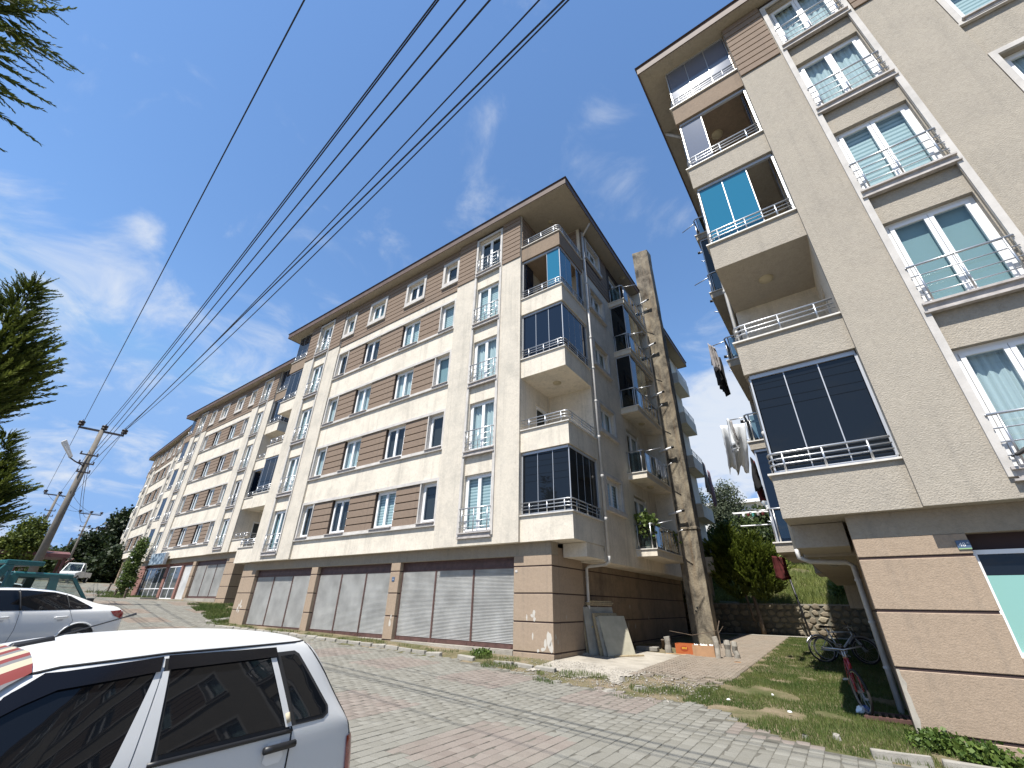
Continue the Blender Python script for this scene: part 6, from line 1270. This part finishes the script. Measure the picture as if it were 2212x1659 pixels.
bicycle(W(-7.62, .2), math.atan2(NA.y, NA.x) + .10, 'red bicycle seen end on, nearest the lawn edge', M['bikered'], z=G(-7.5, 0), steer=.25, roll=.08)
# laundry, plants and signs
def cloth(name, label, p, rz, w, h, m, group, seed, drop=0.0, bulge=.06):
    q = MB(); rr = random.Random(seed); nx, nz = 18, 12
    for i in range(nx + 1):
        for j in range(nz + 1):
            t = j / nz; x = (i / nx - .5) * w * (1 - .25 * t * rr.uniform(.8, 1)); q.v.append((x + rr.uniform(-.01, .01), bulge * (math.sin(i * 1.15 + seed) + .5 * math.sin(i * 2.6 + j * .3)) * (.25 + t) + drop * t * t, -h * t * (1 + .12 * math.sin(i * .7 + seed) + .03 * rr.uniform(-1, 1))))
    q.f = [(i * (nz + 1) + j, (i + 1) * (nz + 1) + j, (i + 1) * (nz + 1) + j + 1, i * (nz + 1) + j + 1) for i in range(nx) for j in range(nz)]; q.m = [0] * len(q.f)
    o = q.obj(name, m, None, tuple(p), smooth=True); o.rotation_euler = (0, 0, rz); so_ = o.modifiers.new('thick', 'SOLIDIFY'); so_.thickness = .006; tag(o, label, 'laundry', group); return o
def CL(nm, c, b_=.9): M[nm] = pbr(nm, c, b_); return M[nm]
cw, cbk, cgy, crd, cpk = CL('white_cloth', (.72, .74, .76)), CL('black_cloth', (.012, .012, .013)), CL('grey_cloth', (.30, .28, .28)), CL('dark_red_cloth', (.10, .014, .014)), CL('mauve_cloth', (.30, .20, .23))
zA = lambda k: 3.50 + 2.9 * k
for k, (oo, w, h, lb) in enumerate(((-6.6, .42, .62, 'white cloth hung over the second floor rail, nearest the front'), (-7.15, .38, .7, 'white cloth in the middle of the second floor rail'), (-7.65, .34, .6, 'white cloth at the back of the second floor rail'))):
    cloth('hanging_cloth', lb, W(-2.70, oo, zA(1) + .93), RZA + R(90), w, h, cw, 'laundry on the middle block', k, bulge=.03)
cloth('hanging_cloth', 'mauve and grey cloth hanging at the back corner behind the chimney', W(-3.05, -16.0, zA(1) + 2.6), RZA + R(90), .7, 1.9, cpk, 'laundry on the middle block', 5); cloth('hanging_cloth', 'pale cloth beside the mauve one at the back corner', W(-3.0, -15.2, zA(1) + 2.9), RZA + R(90), .6, 1.6, cgy, 'laundry on the middle block', 6)
# plant pots on the first floor balcony
def potted(u, o, z, s, label, m='bright', seed=1):
    T = thing('potted_plant', label, 'potted plant', tuple(W(u, o, z)), RZA); q = MB(); q.lathe([(0, 0), (.10, 0), (.14, .26), (.15, .27), (.12, .25), (0, .24)], (0, 0, 0), 16); q.obj('pot', M['pvc'], T, smooth=True)
    clumps('leaves', T, [(0, 0, .25 + s * .6, s * .42, s * .42, s * .5)], 26, 16, .13, LM[m], seed, .09, 2.0); q = MB(); q.tube([(0, 0, .2), (.02, 0, .25 + s * .6)], .012, 5); q.obj('stem', M['bark'], T)
potted(-2.28, -5.42, zA(0) + .04, 1.0, 'big leafy plant in a grey pot at the corner of the first floor balcony', seed=71); potted(-2.40, -7.95, zA(0) + .04, .55, 'small plant with orange flowers at the back of the first floor balcony', seed=72)
b = MB(); rr = np.random.RandomState(5)
# right block laundry (left side wall, local u=18.5) placed through that block's frame
aB = R(-53); uB = Vector((math.sin(aB), math.cos(aB), 0)); nB = Vector((-uB.y, uB.x, 0)); OB = W(-25.83, 2.99); rzB = math.atan2(uB.y, uB.x)
WB = lambda u, o, z: Vector((*(OB + uB * u + nB * o).xy, z - .30))
LB_ = [(-5.55, zA(2) + 1.0, .45, .95, cgy, 'grey shirt nearest the front on the third floor airer of the right block'), (-5.8, zA(2) + 1.0, .5, 1.35, cbk, 'long black garment behind the grey shirt on the third floor airer'), (-6.1, zA(2) + 1.0, .45, 1.1, cbk, 'middle black garment on the third floor airer'), (-6.45, zA(2) + 1.0, .5, 1.45, cbk, 'longest black garment at the back of the third floor airer'),
       (-5.5, zA(1) + .98, .35, 1.0, cw, 'narrow white cloth at the front of the second floor airer'), (-5.75, zA(1) + .98, .35, .8, cgy, 'small grey cloth on the second floor airer'), (-6.0, zA(1) + .98, .75, 1.35, cw, 'white sheet blown out from the second floor balcony of the right block'),
       (-5.65, zA(1) - .35, .4, .9, cbk, 'dark cloth hanging under the second floor balcony of the right block'), (-5.85, zA(1) - .4, .3, 1.1, crd, 'brown red cloth hanging by the dark one'), (-6.2, zA(0) - .25, .8, .55, crd, 'dark red cloth hanging below the first floor balcony of the right block')]
for k, (oo, zz, w, h, m_, lb) in enumerate(LB_):
    sh = 'white sheet' in lb; cloth('hanging_cloth', lb, WB(19.78 if k < 7 else 19.42, oo, zz), rzB + (R(90) if not sh else R(35)) + .3 * ((k % 3) - 1), w, h, m_, 'laundry on the right block', 20 + k, drop=(-.75 if sh else 0), bulge=.07)
T = thing('airer', 'white rod airer with small clothes sticking out over the first floor balcony', 'airer', tuple(WB(19.3, -5.6, zA(0) + .95)), rzB); q = MB()
for y in (-.15, .0): q.tube([(0, y, 0), (1.0, y - .05, .03)], .014, 6)
q.tube([(.1, -.9, -.25), (1.0, -1.0, -.22)], .02, 6); q.obj('rods', M['white'], T)
for k in range(6): q = MB(); x = .15 + .13 * k; q.poly([(x, -.1, 0), (x + .08, -.1, .005), (x + .07, -.1, -.09 - .02 * (k % 3)), (x + .01, -.12, -.08)]); q.obj('small_cloth', [crd, cgy, CL('teal_cloth', (.05, .22, .2)), crd, cw, cbk][k], T)
# sag cable under the right block
q = MB(); a, c = WB(18.4, -2.3, 3.05), WB(17.75, -3.2, 3.1); q.tube([tuple(a.lerp(c, t) - Vector((0, 0, 1.4 * t * (1 - t)))) for t in np.linspace(0, 1, 14)], .012, 5); tag(q.obj('cable', M['pvc'], None, smooth=True), 'loose cable sagging under the first floor of the right block', 'cable')
# signs
def plate(p, rz, w, h, label, text, size, back, ink, name='house_number'):
    T = thing(name, label, 'sign', tuple(p), rz); q = MB(); q.box(-w / 2, w / 2, 0, .012, -h / 2, h / 2); bevel(q.obj('plate', back, T), .004, 1)
    for s, x, z, sz in text:
        c = bpy.data.curves.new('lettering', 'FONT'); c.body = s; c.size = sz; c.align_x = 'CENTER'; c.align_y = 'CENTER'; c.extrude = .001
        fo = bpy.data.objects.new('lettering', c); me = bpy.data.meshes.new_from_object(fo); bpy.data.objects.remove(fo); bpy.data.curves.remove(c); o = place('lettering', me, T); o.location = (x, .0135, z); o.rotation_euler = (R(90), 0, R(180)); o.data.materials.append(ink)
    return T
M['signblue'] = pbr('blue_enamel', (.075, .12, .20), .4); M['ink'] = pbr('white_lettering', (.8, .8, .8), .5)
tp = plate(WB(16.38, -.298, 2.49 + .30), rzB, .15, .125, 'blue house number plate reading 48 on the right block pillar', [('48', .015, .0, .075), ('/A', -.048, .02, .03)], .07, M['signblue'], M['ink'])
q = MB(); q.box(-.07, .07, .0121, .0131, -.062, -.045); q.obj('stripe', pbr('green_band', (.25, .4, .2), .5), tp)
plate(W(5.86, -.298, 2.38), RZA, .15, .15, 'small blue plate with a white mark on the pillar between two shutters', [('~', 0, 0, .12)], .1, M['signblue'], M['ink'], 'wall_plate')
plate(W(.46 - .2, -.299, 2.52), RZA, .09, .07, 'tiny grey plate on the corner pillar', [], .1, M['trim'], M['ink'], 'wall_plate')
# shop signboard
a2 = R(-53.65); u2 = Vector((math.sin(a2), math.cos(a2), 0)); n2v = Vector((-u2.y, u2.x, 0)); O2 = W(26.55, -2.99); rz2 = math.atan2(u2.y, u2.x)
def sgmat():
    m, t, b = mat('weathered_sign'); b.inputs['Roughness'].default_value = .4; c = N('ShaderNodeTexCoord', t); n = N('ShaderNodeTexNoise', t, inp={'Scale': 2.6, 'Detail': 5.0, 'Roughness': .6}); t.links.new(c.outputs['Object'], n.inputs[0])
    rp = N('ShaderNodeValToRGB', t); e = rp.color_ramp.elements; e[0].position = .36; e[0].color = (.03, .04, .055, 1); e[1].position = .68; e[1].color = (.45, .52, .56, 1); x = rp.color_ramp.elements.new(.52); x.color = (.14, .20, .26, 1); t.links.new(n.outputs[0], rp.inputs[0]); t.links.new(rp.outputs[0], b.inputs['Base Color']); return m
p = O2 + u2 * 12.4 + n2v * .06; T = thing('signboard', 'faded blue grey shop signboard fixed above the shop window', 'sign', (p.x, p.y, 4.56), rz2)
q = MB(); q.box(-1.65, 1.65, -.04, .22, -.46, .46); bevel(q.obj('board', M['alu'], T), .02, 1); q = MB(); q.box(-1.6, 1.6, .221, .228, -.42, .42); q.obj('face', sgmat(), T)
# low step before the shop door, bollards
boxthing('door_step', 'pale concrete step before the shop door', 'step', 26.55 + 9.9, -2.1, (3.0, 1.1, .12), M['apron'], 0.0, 1.52)
for k, (az_, d_, zb_, h) in enumerate(((-40.25, 57, 2.66, .72), (-39.62, 52, 2.45, .5), (-38.85, 50, 2.4, .6))):
    p = polar(az_, d_); q = MB(); q.tube([(0, 0, -.3), (.10 - .06 * k, 0, h)], .07, 8); q.lathe([(.0, h + .16), (.09, h + .1), (.10, h + .02), (.06, h)], (.10 - .06 * k, 0, 0), 10); o = q.obj('bollard', M['bark'], None, (p.x, p.y, GP(p))); tag(o, ['leftmost dark bollard, at the far parking edge', 'middle short dark bollard before the farthest block', 'rightmost dark bollard, beside the flowering shrub'][k], 'bollard', 'bollards before the farthest block')
# houses beyond
M['hwall'] = pbr('pale_house_wall', (.62, .62, .60), .8); M['hroof'] = pbr('grey_roof_tiles', (.22, .21, .22), .8)
def house(p, z, rz, w, d, h, label, gable=False):
    T = thing('house', label, 'house', (p.x, p.y, z), rz); q = MB(); q.box(-w / 2, w / 2, -d / 2, d / 2, -3, h); q.obj('wall', M['hwall'], T); q = MB()
    if gable: q.hexa([(-w / 2 - .4, -d / 2 - .4, h), (w / 2 + .4, -d / 2 - .4, h), (w / 2 + .4, d / 2 + .4, h), (-w / 2 - .4, d / 2 + .4, h), (-w / 2 + .5, -.1, h + 1.6), (w / 2 - .5, -.1, h + 1.6), (w / 2 - .5, .1, h + 1.6), (-w / 2 + .5, .1, h + 1.6)]); q.obj('roof', M['hroof'], T)
    else: q.box(-w / 2 - .5, w / 2 + .5, -d / 2 - .5, d / 2 + .5, h, h + .35); q.obj('roof', M['white'], T)
    for i in range(int(w // 2.4)):
        for zf in np.arange(1.0, h - 1.2, 2.8): q = MB(); q.box(-w / 2 + 1 + i * 2.4, -w / 2 + 2.1 + i * 2.4, d / 2, d / 2 + .04, zf, zf + 1.2); q.obj('window', M['smoke'], T)
    return T
house(W(.8, -47), 5.0, RZA, 6.5, 6, 7.3, 'white flat roofed house half hidden behind the olive tree'); house(W(-5.6, -50), 5.0, RZA, 5, 6, 8.4, 'second white house showing beside the right block balconies')
p = polar(-48.6, 130); house(p, GP(p), R(30), 14, 10, 5.5, 'low grey roofed house at the far left edge', True)
b = MB(); hz = []
for i in range(40): a = -75 + i * 1.6; hz.append(polar(a, 900, 24 + 10 * math.sin(i * .7) + 5 * math.sin(i * 1.9)))
for p, q_ in zip(hz[:-1], hz[1:]): b.quad((p.x, p.y, -10), (q_.x, q_.y, -10), q_, p); b.quad(p, q_, (q_.x * 1.4, q_.y * 1.4, -10), (p.x * 1.4, p.y * 1.4, -10))
b.obj('hills', pbr('distant_hill', (.10, .13, .13), .95), None, kind='structure', label='low distant hills behind the far end of the street')

# flaked paint and graffiti on the ground floor panels (thin paint films on the plaster)
M['whitepaint'] = pbr('flaked_white_paint', (.50, .47, .42), .9); M['bareplaster'] = pbr('bare_plaster', (.36, .33, .28), .95, var=.15, scale=9)
A_ROOT = [o for o in COL.objects if o.type == 'EMPTY' and o.name == 'apartment_building'][0]; B_ROOT = bpy.data.objects['apartment_building.001']
def flake(root, u, z, w, h, seed, m='whitepaint', side=False, off=-.2985, us=-1.0015):
    rr = random.Random(seed); n = 11; q = MB(); pts = [(math.cos(a) * w * rr.uniform(.55, 1.1), math.sin(a) * h * rr.uniform(.55, 1.1)) for a in np.linspace(0, 5.7, n)]
    q.poly([(u + x, off, z + y) if not side else (us, -(u + x), z + y) for x, y in pts]); q.obj('paint_flake', M[m], root)
for k, (u, z, w, h) in enumerate(((-.37, 1.40, .05, .11), (-.30, 1.33, .07, .05), (-.12, 1.28, .03, .10), (-.38, 1.25, .05, .07), (-.32, .82, .035, .10), (-.86, .75, .09, .22), (-.92, .58, .07, .16), (-.74, .66, .06, .14), (-.66, .52, .10, .06), (-.5, .48, .05, .05), (5.75, .95, .06, .14), (5.72, 1.15, .04, .08))): flake(A_ROOT, u, z, w, h, k)
for k, (d, z, w, h) in enumerate(((.42, .82, .06, .10), (.55, .7, .04, .08), (1.1, 1.3, .03, .09), (3.3, 1.55, .05, .10), (5.2, .95, .05, .14), (5.5, .8, .06, .2), (5.9, 1.0, .05, .1), (6.6, .95, .04, .12), (6.2, 1.6, .05, .1), (8.2, 1.2, .04, .1))): flake(A_ROOT, d, z, w, h, 40 + k, 'bareplaster', True)
for k, (u, z, w, h) in enumerate(((16.95, 1.45, .06, .22), (17.08, 1.36, .10, .09), (16.86, 1.30, .09, .07), (17.15, 1.2, .07, .14), (16.98, 1.12, .05, .10))): flake(A_ROOT, u, z, w, h, 70 + k, 'whitepaint')
q = MB(); rr = random.Random(8); zs_ = np.linspace(-.1, 1.16, 16); rt = [(17.668, -.2984, z) for z in zs_]; lf_ = [(17.64 - .05 * (1 - i / 15) - rr.uniform(0, .045), -.2984, z) for i, z in enumerate(zs_)]
for i in range(15): q.quad(rt[i], rt[i + 1], lf_[i + 1], lf_[i])
q.obj('paint_flake', M['bareplaster'], B_ROOT)

# dog resting its head out through the window rail of the right block
T = thing('dog', 'black and tan dog poking its muzzle through the lowest window rail at the right edge', 'dog', tuple(WB(15.0, 0, 3.75 + .0)), rzB)
me = bpy.data.meshes.new('body')
J = [(-.45, -.03, .14, .10), (-.22, -.04, .16, .115), (0, -.03, .15, .12), (.12, .02, .23, .07), (.21, .09, .27, .062), (.32, .13, .24, .043), (.43, .15, .18, .034), (.53, .17, .125, .026), (.20, -.0, .06, .035), (.30, .03, .035, .03), (-.40, .05, .07, .06), (-.25, .08, .04, .035), (-.60, -.02, .08, .03), (-.75, .02, .045, .018)]
me.from_pydata([j[:3] for j in J], [(0, 1), (1, 2), (2, 3), (3, 4), (4, 5), (5, 6), (6, 7), (2, 8), (8, 9), (0, 10), (10, 11), (0, 12), (12, 13)], []); me.update()
ob = place('body', me, T); sk = ob.modifiers.new('skin', 'SKIN')
for v, j in zip(me.skin_vertices[0].data, J): v.radius = (j[3], j[3])
me.skin_vertices[0].data[1].use_root = True
sb = ob.modifiers.new('sub', 'SUBSURF'); sb.levels = 2; sb.render_levels = 2
m, t, b_ = mat('dog_fur'); b_.inputs['Roughness'].default_value = .7
c = N('ShaderNodeTexCoord', t); sp = N('ShaderNodeSeparateXYZ', t); t.links.new(c.outputs['Object'], sp.inputs[0]); q1 = N('ShaderNodeMath', t, operation='MULTIPLY_ADD', inp={1: .52}); t.links.new(sp.outputs[0], q1.inputs[0]); t.links.new(sp.outputs[2], q1.inputs[2])
nz = N('ShaderNodeTexNoise', t, inp={'Scale': 18.0}); q2 = N('ShaderNodeMath', t, operation='MULTIPLY_ADD', inp={1: .03}); t.links.new(c.outputs['Object'], nz.inputs[0]); t.links.new(nz.outputs[0], q2.inputs[0]); t.links.new(q1.outputs[0], q2.inputs[2])
mk = N('ShaderNodeMapRange', t, inp={1: .375, 2: .395, 3: 1.0, 4: 0.0}); t.links.new(q2.outputs[0], mk.inputs[0]); hd = N('ShaderNodeMapRange', t, inp={1: .22, 2: .26, 3: 0.0, 4: 1.0}); t.links.new(sp.outputs[0], hd.inputs[0]); tp_ = N('ShaderNodeMapRange', t, inp={1: .44, 2: .47, 3: 1.0, 4: 0.0}); t.links.new(sp.outputs[0], tp_.inputs[0])
a1 = N('ShaderNodeMath', t, operation='MULTIPLY'); t.links.new(mk.outputs[0], a1.inputs[0]); t.links.new(hd.outputs[0], a1.inputs[1]); a2_ = N('ShaderNodeMath', t, operation='MULTIPLY'); t.links.new(a1.outputs[0], a2_.inputs[0]); t.links.new(tp_.outputs[0], a2_.inputs[1])
mi = N('ShaderNodeMixRGB', t, inp={1: (.012, .011, .011, 1), 2: (.20, .085, .03, 1)}); t.links.new(a2_.outputs[0], mi.inputs[0]); t.links.new(mi.outputs[0], b_.inputs['Base Color']); me.materials.append(m)
for y in (.045, .135):
    q = MB(); q.hexa([(.15, y - .02, .30), (.20, y - .02, .31), (.20, y + .02, .31), (.15, y + .02, .30), (.10, y - .02 + (y - .09) * .6, .22), (.13, y - .02 + (y - .09) * .6, .20), (.13, y + .02 + (y - .09) * .6, .20), (.10, y + .02 + (y - .09) * .6, .22)]); bevel(q.obj('ear', M['black'], T), .01, 2)
    q = MB(); q.lathe([(0, -.012), (.009, -.008), (.012, 0), (.009, .008), (0, .012)], (.285, .105 + (y - .09) * .75, .288), 10); q.obj('eye', M['black'], T, smooth=True)
q = MB(); q.lathe([(0, -.02), (.016, -.014), (.02, 0), (.016, .012), (0, .018)], (.553, .174, .125), 10); q.obj('nose', M['black'], T, smooth=True)
